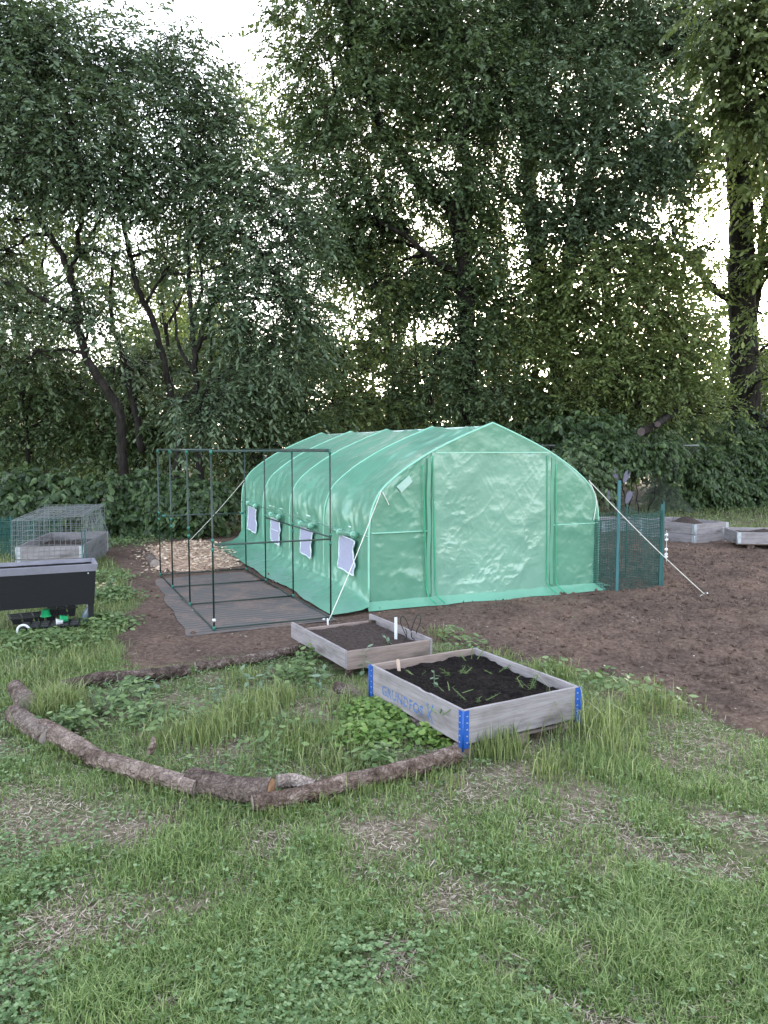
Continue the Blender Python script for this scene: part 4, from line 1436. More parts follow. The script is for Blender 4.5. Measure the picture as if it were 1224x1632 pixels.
# ------------------------------------------------------------------ wicker planter with the things under it
PL_R = math.radians(24.4)
pe = np.array([math.cos(PL_R), math.sin(PL_R)])
pc = np.array([-2.745, 7.26])
PLW, PLD = 1.05, .42
po = pc - pe * PLW
pl = empty('wicker_planter', (po[0], po[1], 0), PL_R, 'black wicker planter box on legs with a pale grey rim', 'planter')
zb, ztp = .26, .59
tp = .022
V = [(tp, tp, zb), (PLW - tp, tp, zb), (PLW - tp, PLD - tp, zb), (tp, PLD - tp, zb), (0, 0, ztp), (PLW, 0, ztp), (PLW, PLD, ztp), (0, PLD, ztp)]
Geo().add(V, [(0, 3, 2, 1), (0, 1, 5, 4), (1, 2, 6, 5), (2, 3, 7, 6), (3, 0, 4, 7)]).build('box', M['wicker'], pl)
g = Geo()
o_ = .018
for zz, e in ((ztp + .002, 0), (ztp + .055, o_)):
    pass
rim = [(-.004, -.004, ztp - .012), (PLW + .004, -.004, ztp - .012), (PLW + .004, PLD + .004, ztp - .012), (-.004, PLD + .004, ztp - .012),
       (-o_, -o_, ztp + .055), (PLW + o_, -o_, ztp + .055), (PLW + o_, PLD + o_, ztp + .055), (-o_, PLD + o_, ztp + .055),
       (.012, .012, ztp + .057), (PLW - .012, .012, ztp + .057), (PLW - .012, PLD - .012, ztp + .057), (.012, PLD - .012, ztp + .057),
       (.02, .02, ztp + .01), (PLW - .02, .02, ztp + .01), (PLW - .02, PLD - .02, ztp + .01), (.02, PLD - .02, ztp + .01)]
F = []
for a in (0, 4, 8):
    for k in range(4):
        F.append((a + k, a + (k + 1) % 4, a + 4 + (k + 1) % 4, a + 4 + k))
Geo().add(rim, F).build('rim', M['lavgrey'], pl)
bs = bed_soil(pl, PLW, PLD, ztp + .02, M['potting'], .012, name='soil', th=.022)
for x in (.03, PLW - .075):
    for y in (.03, PLD - .075):
        lg_ = Geo()
        x0, y0 = x, y
        lg_.add([(x0, y0, 0), (x0 + .04, y0, 0), (x0 + .04, y0 + .04, 0), (x0, y0 + .04, 0), (x0 - .004, y0 - .004, zb + .03), (x0 + .05, y0 - .004, zb + .03), (x0 + .05, y0 + .05, zb + .03), (x0 - .004, y0 + .05, zb + .03)],
                [(0, 3, 2, 1), (0, 1, 5, 4), (1, 2, 6, 5), (2, 3, 7, 6), (3, 0, 4, 7)])
        lg_.build('leg', M['wicker'], pl)
Geo().tube([(PLW - .07, -.001, ztp - .03), (PLW - .07, -.005, ztp - .03)], .007, 8).build('screw', M['galv'], pl)


def pot(name, label, loc, r_, h, m, tilt=0, rz=0, cat='pot', group=None):
    g = Geo()
    n = 18
    V, F = [], []
    prof = [(r_ * .72, 0), (r_ * .98, h * .86), (r_ * 1.06, h * .86), (r_ * 1.08, h), (r_ * .98, h), (r_ * .9, h * .8), (r_ * .66, .006)]
    for (rr, z) in prof:
        for k in range(n):
            V.append((rr * math.cos(2 * PI * k / n), rr * math.sin(2 * PI * k / n), z))
    for i in range(len(prof) - 1):
        for k in range(n):
            F.append((i * n + k, i * n + (k + 1) % n, (i + 1) * n + (k + 1) % n, (i + 1) * n + k))
    F += [tuple(range(n - 1, -1, -1)), tuple((len(prof) - 1) * n + k for k in range(n))]
    o = g.add(V, F).build(name, m, None, True, loc, rz)
    o.rotation_euler = (tilt, 0, rz)
    return tag(o, label, cat, group)


def tray(name, label, loc, rz, w_, d_, nx, ny, h):
    t = empty(name, loc, rz, label, 'seed tray', 'trays under the planter')
    g = Geo()
    for i in range(nx):
        for j in range(ny):
            x0, x1, y0, y1 = i * w_ / nx + .006, (i + 1) * w_ / nx - .006, j * d_ / ny + .006, (j + 1) * d_ / ny - .006
            s = .012
            g.add([(x0, y0, h), (x1, y0, h), (x1, y1, h), (x0, y1, h), (x0 + s, y0 + s, .004), (x1 - s, y0 + s, .004), (x1 - s, y1 - s, .004), (x0 + s, y1 - s, .004)],
                  [(0, 1, 5, 4), (1, 2, 6, 5), (2, 3, 7, 6), (3, 0, 4, 7), (4, 5, 6, 7)])
    g.build('cells', M['black_pl'], t)
    f = Geo()
    for k in range(nx + 1):
        f.box((k * w_ / nx, d_ / 2, h + .003), (.012, d_ + .01, .005))
    for k in range(ny + 1):
        f.box((w_ / 2, k * d_ / ny, h - .001), (w_ + .02, .012, .006))
    f.build('tray_rim', M['black_pl'], t)
    return t


def pl_w(x, y):
    p = po + pe * x + np.array([-pe[1], pe[0]]) * y
    return p


p = pl_w(.36, -.02)
tray('seed_tray', 'empty black seed tray lying in front under the wicker planter', (p[0], p[1], .03), PL_R - .1, .52, .26, 6, 3, .06)
p = pl_w(.30, .22)
tray('seed_tray', 'black seed tray stacked at the back under the wicker planter', (p[0], p[1], .07), PL_R + .1, .5, .26, 5, 3, .06)
p = pl_w(.62, .24)  # extra tray, added to make the space under the planter dark
tray('seed_tray', 'added black tray darkening the back right space under the wicker planter', (p[0], p[1], .10), PL_R + .05, .26, .14, 3, 2, .09)
p = pl_w(.79, .03)
pot('plant_pot', 'small bright green pot lying on its side under the planter', (p[0], p[1], .135), .035, .07, M['green_pl'], PI / 2, PL_R - PI / 2 + .05, group='pots under the planter')
p = pl_w(.745, .01)
pot('plant_pot', 'small white pot tipped over beside the green one', (p[0], p[1], .115), .03, .06, M['white'], PI / 2, PL_R - PI / 2, group='pots under the planter')
p = pl_w(.60, .16)
pot('plant_pot', 'dark green pot standing upside down on the back seed tray', (p[0], p[1], .215), .045, .07, M['green_pl'], PI, 0, group='pots under the planter')
p = pl_w(.46, -.10)
g = Geo()
g.tube([(math.cos(q) * .05, 0, .05 + math.sin(q) * .05) for q in np.linspace(0, PI * 1.2, 14)], .011, 8)
ho = g.build('hose_loop', M['white'], None, True, (p[0] - .06, p[1], .03), .3)
tag(ho, 'white plastic loop beside the black seed tray at the left edge', 'hose piece')
p = pl_w(.93, .16)
bt = empty('bottle', (p[0], p[1], .10), 0, 'crumpled clear plastic bottle leaning inside the right leg of the planter', 'bottle')
pr = [(.001, 0), (.036, .005), (.038, .05), (.033, .08), (.038, .11), (.037, .16), (.016, .20), (.014, .22)]
V, F = [], []
for rr, z in pr:
    for k in range(14):
        V.append((rr * math.cos(2 * PI * k / 14) + z * .25, rr * math.sin(2 * PI * k / 14), z * .9))
for i in range(len(pr) - 1):
    for k in range(14):
        F.append((i * 14 + k, i * 14 + (k + 1) % 14, (i + 1) * 14 + (k + 1) % 14, (i + 1) * 14 + k))
Geo().add(V, F).build('bottle_body', M['paleblue'], bt, True, (0, 0, -.08))
Geo().tube([(.05, 0, .118), (.055, 0, .135)], .016, 12).build('bottle_cap', M['white'], bt, True)

# ------------------------------------------------------------------ green net pen right of the greenhouse
S1, S2 = np.array([2.81, 9.18]), np.array([3.42, 9.42])
pen = empty('net_pen', (S1[0], S1[1], 0), 0, 'plant pen of dark green plastic net on teal stakes beside the greenhouse', 'net pen')
e1 = S2 - S1
perp = np.array([-e1[1], e1[0]])


def stake(h, x, y, m, ww=.034, lean=0.0):
    g = Geo()
    g.box((x, y, h / 2), (ww, .004, h), 0)
    g.box((x - ww / 2, y + .012, h / 2), (.004, .024, h), 0)
    g.box((x + ww / 2, y + .012, h / 2), (.004, .024, h), 0)
    return g.build('stake', m, pen)


stake(1.36, 0, -.01, M['stake'], .032)
stake(1.06, e1[0], e1[1], M['stake_green'], .03)
Geo().tube([(e1[0] + .03, e1[1] + .01, 0), (e1[0] + .02, e1[1] + .01, 1.09)], .012, 8).build('stake', M['stake_green'], pen)
bkl, bkr = perp * 1.0 + np.array([-.1, 0]), e1 + perp * 1.0
for q in (bkl, bkr):
    Geo().tube([(q[0], q[1], 0), (q[0], q[1], 1.0)], .012, 8).build('stake', M['stake_green'], pen)


def net_sheet(a, b, z1, na, nb, sag=.02):
    """Woven net: flat ribbons both ways, bellied a little."""
    a, b = np.asarray(a, float), np.asarray(b, float)
    d_ = b - a
    nrm = unit(np.array([d_[1], -d_[0]]))
    g = Geo()

    def P(u, v):
        w_ = sag * math.sin(PI * u) * (.6 + .4 * math.sin(5 * v)) + .012 * math.sin(11 * u + 4 * v)
        q = a + d_ * u + nrm * w_
        zt_ = z1 - .05 * math.sin(PI * u)
        return np.array([q[0], q[1], .02 + v * (zt_ - .02) + .006 * math.sin(9 * u + 17 * v)])
    nu, nv = 14, 16
    for i in range(na + 1):
        g.tube([P(i / na, j / nv) for j in range(nv + 1)], .0026, 4, False)
    for j in range(nb + 1):
        g.tube([P(i / nu, j / nb) for i in range(nu + 1)], .0034, 4, False)
    return g.build('net', M['net'], pen)


net_sheet((0, 0), e1, .98, 26, 34)
net_sheet((-.36, .12), (0, 0), .92, 20, 42, .03)
net_sheet(e1, bkr, .98, 22, 26)
net_sheet(bkl, bkr, .95, 22, 26)
net_sheet((-.36, .3), bkl, .92, 16, 26)
# shells hung on a string
sh = empty('shell_string', (S2[0] + .055, S2[1] - .01, 0), 0, 'short string of white shells hanging from the outer net stake', 'shell string')
Geo().tube([(0, 0, .74), (.01, 0, .35)], .003, 5).build('string', M['rope'], sh)
for z in (.68, .62, .50, .44, .41):
    g = Geo()
    bmx = bmesh.new()
    bmesh.ops.create_icosphere(bmx, subdivisions=2, radius=.02)
    V = [(v.co.x * random.uniform(.8, 1.1) + random.uniform(-.006, .01), v.co.y * .6, v.co.z * random.uniform(.9, 1.1) + z) for v in bmx.verts]
    F = [[v.index for v in f.verts] for f in bmx.faces]
    bmx.free()
    g.add(V, F).build('shell', M['white'], sh, True)

# ------------------------------------------------------------------ small garden things
q = gnd(631, 1050)
ms = Geo()
ms.box((0, 0, .17), (.022, .004, .36), 0)
ms.box((-.010, .006, .17), (.003, .012, .36), 0)
ms.box((.010, .006, .17), (.003, .012, .36), 0)
tag(ms.build('marker_stake', M['white'], None, False, (q[0], q[1], 0), .2), 'tall white plastic stake behind the left corner of the blue hinged bed', 'stake')
p = BED_O + np.array([math.cos(BED_R), math.sin(BED_R)]) * .17 + np.array([-math.sin(BED_R), math.cos(BED_R)]) * .97
tg = Geo().add([(-.011, 0, 0), (.011, 0, 0), (.012, 0, .11), (.006, 0, .118), (-.006, 0, .118), (-.012, 0, .11), (-.011, .003, 0), (.011, .003, 0), (.012, .003, .11), (.006, .003, .118), (-.006, .003, .118), (-.012, .003, .11)],
               [(0, 1, 2, 3, 4, 5), (11, 10, 9, 8, 7, 6), (0, 6, 7, 1), (1, 7, 8, 2), (2, 8, 9, 3), (3, 9, 10, 4), (4, 10, 11, 5), (5, 11, 6, 0)]).build('plant_label', M['tagwood'], None, False, (p[0], p[1], .20), .2)
tg.rotation_euler = (0, -.12, .2)
tag(tg, 'small wooden plant label stuck in the dark potting soil', 'plant label')
# rabbit-shaped wire ornament
q = gnd(657, 1052)
wr = empty('wire_rabbit', (q[0], q[1], 0), .15, 'black wire garden ornament bent in the outline of a rabbit', 'garden ornament')
sc = 5.62 / F_PX / 2.448


def wpath(pts, name):
    P = [np.array([(a - 470) * sc, .004 * math.sin(i), (246 - b) * sc + .01]) for i, (a, b) in enumerate(pts)]
    Geo().tube(smooth_path(P, 5), .0042, 6).build(name, M['black_wire'], wr, True)


wpath([(446, 150), (432, 118), (418, 82), (420, 58), (432, 55), (446, 80), (456, 110), (466, 120)], 'ear')
wpath([(466, 120), (474, 92), (488, 58), (500, 50), (508, 62), (502, 92), (490, 118), (488, 130)], 'ear')
wpath([(446, 150), (434, 164), (450, 176), (470, 178), (492, 168), (502, 152), (488, 130)], 'face')
wpath([(440, 158), (446, 134), (440, 110)], 'face')
wpath([(466, 128), (468, 150), (480, 160)], 'face')
wpath([(492, 168), (506, 184), (508, 198), (498, 208), (484, 206), (476, 192), (484, 178), (496, 170)], 'paw')
wpath([(444, 174), (460, 190), (468, 204), (456, 212), (442, 198), (436, 184), (444, 174)], 'paw')
wpath([(508, 198), (524, 200), (528, 220), (512, 224), (494, 214)], 'foot')
wpath([(436, 200), (452, 220), (470, 232), (492, 228), (500, 214)], 'foot')
wpath([(470, 230), (470, 260)], 'stem')


# ------------------------------------------------------------------ plants
def plant(name, label, x, y, z, h, n, leafL, ratio, m, cat='plant', group=None, spread=.5, stems=1, droop=.25, feather=False):
    root = empty(name, (x, y, z), 0, label, cat, group)
    g = Geo()
    P, D, N, L = [], [], [], []
    for s in range(stems):
        a = rng.uniform(0, 2 * PI)
        off = np.array([math.cos(a), math.sin(a), 0]) * (.03 + .05 * rng.random()) * (stems > 1)
        hh = h * rng.uniform(.7, 1.05)
        top = off * 2 + np.array([rng.normal(0, .06) * hh, rng.normal(0, .06) * hh, hh])
        path = smooth_path([off * .5, off * 1.2 + np.array([0, 0, hh * .5]), top], 4)
        g.tube(path, np.linspace(.0045, .002, len(path)), 5)
        for j in range(n):
            t = (j + 1) / n
            i = min(int(t * (len(path) - 1)), len(path) - 1)
            an = j * 2.4 + rng.normal(0, .3)
            P.append(path[i])
            up_ = .25 + .5 * (t > .85) - droop * rng.random()
            D.append([math.cos(an) * spread * 2, math.sin(an) * spread * 2, up_])
            N.append([rng.normal(0, .2), rng.normal(0, .2), 1])
            L.append(leafL * rng.uniform(.6, 1.15) * (1 - .35 * t if not feather else 1))
    g.build('stem', M['milkweed'] if not feather else M['weed'], root, True)
    L = np.array(L)
    V, F = leaves(np.array(P), np.array(D), np.array(N), L, L * ratio, .12, .28)
    mesh_np('leaves', V, F, m, root)
    return root


def bed_pt(u, v, z):
    return gnd(u, v, z)


for (u, v, h, n, L, r_, lab, ft) in ((692, 1098, .16, 8, .06, .42, 'leafy seedling with drooping top leaves at the left of the potting soil', False),
                                     (727, 1082, .09, 26, .055, .12, 'feathery spreading seedling in the middle of the potting soil', True),
                                     (756, 1122, .10, 30, .035, .16, 'upright feathery seedling near the front edge of the potting soil', True),
                                     (717, 1110, .06, 14, .022, .2, 'tiny feathery seedling left of the upright one in the potting soil', True),
                                     (842, 1102, .13, 22, .05, .14, 'thin feathery seedling by the right board of the blue hinged bed', True),
                                     (700, 1140, .05, 12, .03, .2, 'small pale seedling close to the lettered board', True),
                                     (790, 1075, .07, 18, .035, .14, 'feathery seedling in the right half of the potting soil', True),
                                     (665, 1080, .05, 10, .03, .2, 'small seedling beside the wooden plant label', True),
                                     (752, 1058, .12, 18, .04, .2, 'light green sprout in the far corner of the blue hinged bed', True)):
    p = gnd(u, v, .21)
    plant('seedling', lab, p[0], p[1], .215, h, n, L * (.62 if ft else 1), r_, M['weed'] if ft else M['milkweed'], 'seedling', 'seedlings in the front bed', .5 if not ft else .35, 1 if not ft else 3, .25, ft)
for (u, v, h, n, L, lab) in ((577, 1078, .22, 9, .105, 'pale broad-leaved weed at the left corner of the small brown bed'),
                             (500, 1100, .16, 8, .10, 'pale broad-leaved weed left of the small brown bed on straw'),
                             (636, 1056, .30, 8, .10, 'pale broad-leaved weed growing round the white stake'),
                             (402, 1100, .18, 8, .10, 'pale broad-leaved weed among the tall grass in the log ring'),
                             (335, 1118, .16, 8, .085, 'pale broad-leaved weed in front of the straight grey log'),
                             (232, 1105, .17, 9, .09, 'pale broad-leaved weed in front of the damp dark log')):
    p = gnd(u, v)
    plant('broad_leaf_weed', lab, p[0], p[1], 0, h, n, L, .42, M['milkweed'], 'weed', 'pale broad-leaved weeds', .5, 2)
for (u, v, h, n, L, lab) in ((125, 1160, .16, 12, .06, 'nettle-like plant clump behind the knotty log'), (165, 1140, .18, 12, .065, 'tall nettle-like plant clump in the left of the log ring'),
                             (195, 1120, .18, 12, .06, 'nettle-like plant clump in front of the damp dark rear log'), (215, 1150, .13, 10, .055, 'small nettle-like plant clump towards the middle of the log ring')):
    p = gnd(u, v)
    plant('nettle', lab, p[0], p[1], 0, h, n, L, .5, M['weed'], 'weed', 'nettles in the log ring', .5, 6)
p = gnd(170, 948)
fp = plant('flowering_weed', 'leafy weed with cream flowers beside the right end of the planter', p[0], p[1], 0, .20, 12, .11, .38, M['milkweed'], 'weed', None, .5, 5)
P, D, N, L = [], [], [], []
for _ in range(9):
    c = np.array([rng.normal(0, .09), rng.normal(-.03, .05), rng.uniform(.10, .17)])
    for k in range(6):
        a = k * PI / 3
        P.append(c)
        D.append([math.cos(a), math.sin(a) - .5, .5])
        N.append([0, -.5, 1])
        L.append(.026)
V, F = leaves(np.array(P), np.array(D), np.array(N), np.array(L), np.array(L) * .7)
mesh_np('flowers', V, F, M['flower'], fp)

# ------------------------------------------------------------------ fence line and posts at the back
p = gnd(246, 855)
tag(Geo().box((0, 0, .16), (.03, .02, .34)).box((0, 0, .335), (.022, .014, .02)).build('marker_stake', M['white'], None, False, (p[0], p[1], 0), .3), 'short white stake before the vine hedge behind the tube frame', 'stake')
p = gnd(322, 848)
tag(Geo().tube([(0, 0, 0), (0, 0, .43)], .03, 10).tube([(0, 0, .43), (0, 0, .46)], .036, 10).build('fence_post', M['galv'], None, True, (p[0], p[1], 0)), 'grey metal post stub before the vine hedge behind the tube frame', 'post')
cf = empty('chain_link_fence', (4.2, 20.6, 0), 0, 'grey chain link fence showing through a gap in the right hedge', 'fence')
g = Geo()
for x in np.arange(-1.8, 6.0, .075):
    for s in (-1, 1):
        x0, z0_, x1, z1_ = (x, 0, x + 1.8, 1.8) if s > 0 else (x + 1.8, 0, x, 1.8)
        if min(x0, x1) < 0 or max(x0, x1) > 4.2:
            continue
        g.tube([(x0, .02 * s * .2, z0_), (x1, .02 * s * .2, z1_)], .0028, 4, False)
g.build('chain_mesh', M['wire'], cf)
for x in (0.02, 2.05):
    Geo().tube([(x, -.03, 0), (x, -.03, 1.86)], .03, 10).build('post', M['wire'], cf, True)
Geo().tube([(0, -.02, 1.82), (4.2, -.02, 1.82)], .021, 8).build('rail', M['wire'], cf, True)
# pale petal plates hung by the post
gp = empty('garden_spinner', (5.87, 19.5, 0), 0, 'garden spinner with four pale petals standing by the chain link fence post', 'garden ornament')
for (x, z, rot, L) in ((.0, 1.03, .15, .34), (.27, 1.03, -.45, .36), (-.17, .55, -.1, .26), (.34, .50, -.4, .36)):
    P_ = []
    for a in np.linspace(0, 2 * PI, 14, endpoint=False):
        px_, pz_ = .075 * math.sin(a) * (1 + .3 * math.cos(a)), L / 2 * math.cos(a)
        P_.append((x + px_ * math.cos(rot) - pz_ * math.sin(rot), .03 * math.cos(a), z + px_ * math.sin(rot) + pz_ * math.cos(rot)))
    Q_ = [(a, b + .012, c) for a, b, c in P_]
    Geo().add(P_ + Q_, [tuple(range(14)), tuple(range(27, 13, -1))] + [(k, 14 + k, 14 + (k + 1) % 14, (k + 1) % 14) for k in range(14)]).build('petal', M['pale_petal'], gp)
Geo().tube([(.1, .03, 0), (.1, .03, 1.15)], .012, 6).build('stem', M['black_wire'], gp, True)
for (x0, z0_, x1, z1_) in ((.1, .95, -.02, .93), (.1, .95, .22, .93), (.1, .55, -.14, .52), (.1, .55, .28, .50)):
    Geo().tube([(x0, .03, z0_), (x1, .02, z1_)], .007, 5).build('arm', M['black_wire'], gp, True)

# sawn dead limbs poking out of the right hedge
log('fallen_limb', 'lower sawn limb end poking out of the right hedge', [at(1022, 688, 19.5), at(1040, 680, 20.4), at(1075, 655, 22.0)], .135, .13, M['trunk'], 'sawn limbs in the hedge', 21, True, False, M['limb_end'])
log('fallen_limb', 'upper sawn limb end poking out of the right hedge', [at(1048, 676, 19.7), at(1066, 664, 20.8), at(1096, 640, 22.4)], .10, .11, M['trunk'], 'sawn limbs in the hedge', 22, True, False, M['limb_end'])

# ------------------------------------------------------------------ trees
G_TREE = 'tall trees behind the garden'
A, B, C_, D_ = M['leafA'], M['leafB'], M['leafC'], M['leafD']
TR, TP = M['trunk'], M['trunk_pale']


def lob(d, L):
    return [(u, v, d + dd, r, sq) for (u, v, dd, r, sq) in L]


tree('tree', 'leaning forked tree at far left with a dense cool green crown', 'tree',
     [([(195, 720, 16), (187, 650, 16), (150, 590, 16), (124, 530, 16), (122, 490, 16), (112, 440, 16), (95, 400, 16), (70, 360, 16.2), (40, 310, 16.4), (10, 260, 16.4)], .105, .045),
      ([(112, 440, 16), (122, 395, 16.1), (130, 335, 16.3), (128, 280, 16.4), (120, 200, 16.4)], .06, .035),
      ([(118, 412, 16), (140, 385, 15.8), (160, 350, 15.6)], .035, .02)],
     lob(16, [(60, 150, 0, 1.75, .9), (150, 120, .6, 1.5, .9), (10, 250, -.4, 1.5, .75), (110, 240, -.8, 1.5, .7), (190, 215, .3, 1.35, .8), (-60, 140, .4, 1.7, .9), (60, 60, .5, 1.3, .7), (-40, 330, .5, 1.2, .8),
              (20, 30, .4, 1.2, .8), (140, 300, -.6, .95, .5), (215, 290, -.3, .9, .6), (-120, 260, 0, 1.5, 1.0), (-20, 455, .2, 1.0, .7), (10, 400, .4, .6, .6), (40, 500, .4, .7, .5), (130, 470, .3, .6, .6), (160, 400, .3, .6, .5), (150, 510, -.2, .7, .7), (60, 560, -.2, .8, .7), (20, 350, -.2, .8, .6)]), A, TR, 400, .12, .42, .40, G_TREE, droop=.5)
tree('tree', 'slim tree with an S-bent trunk between the forked tree and the many-stemmed one', 'tree',
     [([(283, 720, 16.5), (275, 655, 16.5), (258, 560, 16.5), (238, 500, 16.5), (218, 455, 16.5), (210, 420, 16.6), (200, 370, 16.7), (190, 325, 16.8), (178, 290, 17), (185, 200, 17)], .085, .03),
      ([(228, 720, 17), (212, 640, 17), (200, 580, 17), (182, 525, 17), (176, 470, 17.2), (180, 400, 17.4)], .08, .03),
      ([(232, 485, 16.5), (260, 440, 16.4), (290, 436, 16.2), (335, 430, 16), (362, 418, 15.8)], .035, .015)],
     lob(17, [(250, 160, 0, 1.55, .9), (292, 135, .4, 1.05, .8), (320, 210, -.4, 1.2, .8), (255, 260, -.4, 1.3, .7), (200, 100, .4, 1.2, .8), (300, 290, -.3, 1.0, .7), (230, 330, .3, .8, .6), (270, 60, .6, .9, .7), (370, 200, .6, .5, .7), (250, 400, .3, .7, .6), (285, 350, .4, .7, .5), (275, 430, .4, .5, .5), (190, 590, -.1, .7, .6)]), A, TP, 350, .12, .42, .41, G_TREE, droop=.5)
tree('tree', 'many-stemmed tree right of the S-bent trunk with drooping bluish foliage', 'tree',
     [([(318, 730, 16), (318, 690, 16), (315, 640, 16), (311, 570, 16), (305, 500, 16), (302, 450, 16), (300, 405, 16), (305, 330, 16.2)], .085, .03),
      ([(313, 560, 16), (325, 520, 15.9), (342, 480, 15.8), (358, 450, 15.7), (400, 425, 15.5), (430, 400, 15.3)], .05, .02),
      ([(307, 510, 16), (320, 465, 16.1), (318, 410, 16.2), (322, 350, 16.3)], .04, .018),
      ([(315, 600, 16), (290, 560, 16), (280, 520, 16.1), (278, 470, 16.2)], .045, .02),
      ([(318, 660, 16), (334, 600, 16.3), (336, 540, 16.5), (330, 450, 16.6)], .04, .015)],
     lob(15.4, [(410, 370, 0, 1.15, .8), (465, 420, .2, .9, .9), (355, 330, .4, .95, .7), (440, 310, .5, .9, .8), (425, 470, -.1, .9, .7), (380, 520, .5, .85, .7), (480, 500, .6, .75, .8), (310, 380, .9, .75, .6), (400, 280, .9, .7, .6), (490, 370, .9, .6, .8), (430, 560, .3, .9, .8), (345, 640, .2, .8, .7), (290, 640, .1, .7, .6), (340, 470, -.2, .6, .6)]), A, TP, 430, .12, .40, .36, G_TREE, droop=.6)
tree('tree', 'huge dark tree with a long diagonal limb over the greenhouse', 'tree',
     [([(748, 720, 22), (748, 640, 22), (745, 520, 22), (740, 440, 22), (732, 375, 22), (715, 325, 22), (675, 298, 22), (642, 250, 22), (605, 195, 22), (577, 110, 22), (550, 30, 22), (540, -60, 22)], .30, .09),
      ([(732, 375, 22), (745, 300, 22.2), (735, 200, 22.4), (720, 90, 22.4), (715, -40, 22.4)], .2, .08),
      ([(640, 250, 22), (662, 216, 21.8), (690, 222, 21.6), (735, 232, 21.4)], .09, .04),
      ([(742, 440, 22), (700, 420, 21.6), (650, 380, 21.3), (600, 350, 21)], .12, .04),
      ([(577, 110, 22), (530, 160, 21.8), (490, 200, 21.5)], .07, .03)],
     lob(22, [(525, 50, 0, 1.9, .9), (495, 150, .2, 1.3, .9), (560, 150, -.5, 1.9, .8), (630, 60, .3, 2.1, .8), (700, 30, -.3, 1.8, .7), (750, 130, -.6, 1.8, .8), (560, 270, -.4, 1.9, .7), (500, 240, .2, 1.5, .8), (640, 175, .4, 1.4, .6), (480, 320, .4, 1.3, .8),
              (620, 310, -.8, 1.3, .6), (560, 350, .2, 1.4, .6), (690, 270, -1, 1.3, .6), (770, 230, -.4, 1.6, .8), (560, -40, .3, 2, .8), (760, 30, .5, 1.9, .8), (770, 400, 0, 1.2, .8), (715, 190, .3, .9, .5), (530, 430, .8, .8, .7), (600, 430, .4, .8, .5), (690, 460, .5, 1.0, .6), (590, 390, .3, 1.0, .6), (545, 400, .5, .8, .7), (640, 440, .2, .9, .6), (640, 370, .6, .7, .5), (500, 400, .8, 1.0, .8), (700, 400, .6, .7, .5), (740, 330, .6, 1.0, .7)]), B, TR, 330, .14, .48, .40, G_TREE, depth_r=.9)
tree('tree', 'broad tree with a thick forked dark trunk right of the greenhouse peak', 'tree',
     [([(905, 730, 24), (902, 690, 24), (888, 560, 24), (868, 470, 24), (858, 420, 24), (850, 360, 24), (845, 300, 24), (838, 200, 24), (845, 100, 24), (850, -30, 24)], .38, .12),
      ([(886, 550, 24), (905, 430, 24), (918, 350, 24.1), (940, 280, 24.2), (955, 180, 24.2), (960, 60, 24.2)], .26, .10),
      ([(955, 200, 24), (1010, 130, 23.8), (1060, 85, 23.6), (1100, 40, 23.5), (1080, -30, 23.5)], .12, .07)],
     lob(23.6, [(830, 60, 0, 2.3, .9), (900, 160, -.8, 2.3, .8), (960, 70, .2, 2.1, .8), (830, 190, -.5, 1.9, .8), (905, 265, -1, 2.0, .7), (985, 210, -.6, 2.0, .8), (1000, 310, -.8, 1.6, .7), (800, 300, .2, 1.4, .8), (1040, 250, 0, 1.5, .9), (1040, 120, 0, 1.5, .7), (870, -20, 0, 2.2, .8), (1000, -10, 0, 2.0, .8),
                (940, 350, -.9, 1.5, .7), (800, 130, -.4, 1.6, .8), (1040, 370, -.5, 1.1, .8), (1060, 30, .3, 1.2, .7), (800, 400, .4, 1.0, .7), (900, 370, -.6, 1.2, .7), (860, 330, -.9, 1.0, .6), (980, 400, .2, 1.0, .6), (1060, 300, .3, .8, .7), (1095, 110, .2, .9, .8), (1110, 190, .3, .8, .8), (1085, 250, .2, .8, .7), (1100, 40, .4, 1.0, .8), (1115, 300, .4, .5, .6)]), A, TR, 330, .14, .50, .37, G_TREE, depth_r=.9)
tree('tree', 'leafy tree with warm green foliage in front of the thick forked trunk', 'tree',
     [([(985, 740, 22.5), (985, 640, 22.5), (975, 540, 22.5), (965, 450, 22.5), (960, 380, 22.5)], .10, .04)],
     lob(22, [(940, 440, 0, 1.4, .8), (1010, 420, .3, 1.2, .8), (1010, 500, -.4, 1.4, .7), (930, 520, .2, 1.3, .8), (850, 490, .5, 1.3, .8), (1040, 580, 0, 1.3, .7), (960, 600, -.3, 1.4, .7), (880, 580, .2, 1.3, .7), (820, 560, .6, 1.1, .8), (1060, 500, .2, .9, .7), (800, 450, .6, .9, .7), (1020, 640, -.5, 1.1, .6), (1090, 600, .2, 1.0, .6), (1060, 440, .3, 1.0, .7), (990, 560, .6, 1.4, .8), (900, 470, .5, 1.2, .8), (1090, 540, .5, 1.0, .7), (930, 650, .4, 1.3, .6), (860, 640, .5, 1.2, .6), (1120, 660, .3, 1.1, .6)]), C_, TP, 370, .135, .48, .38, G_TREE)
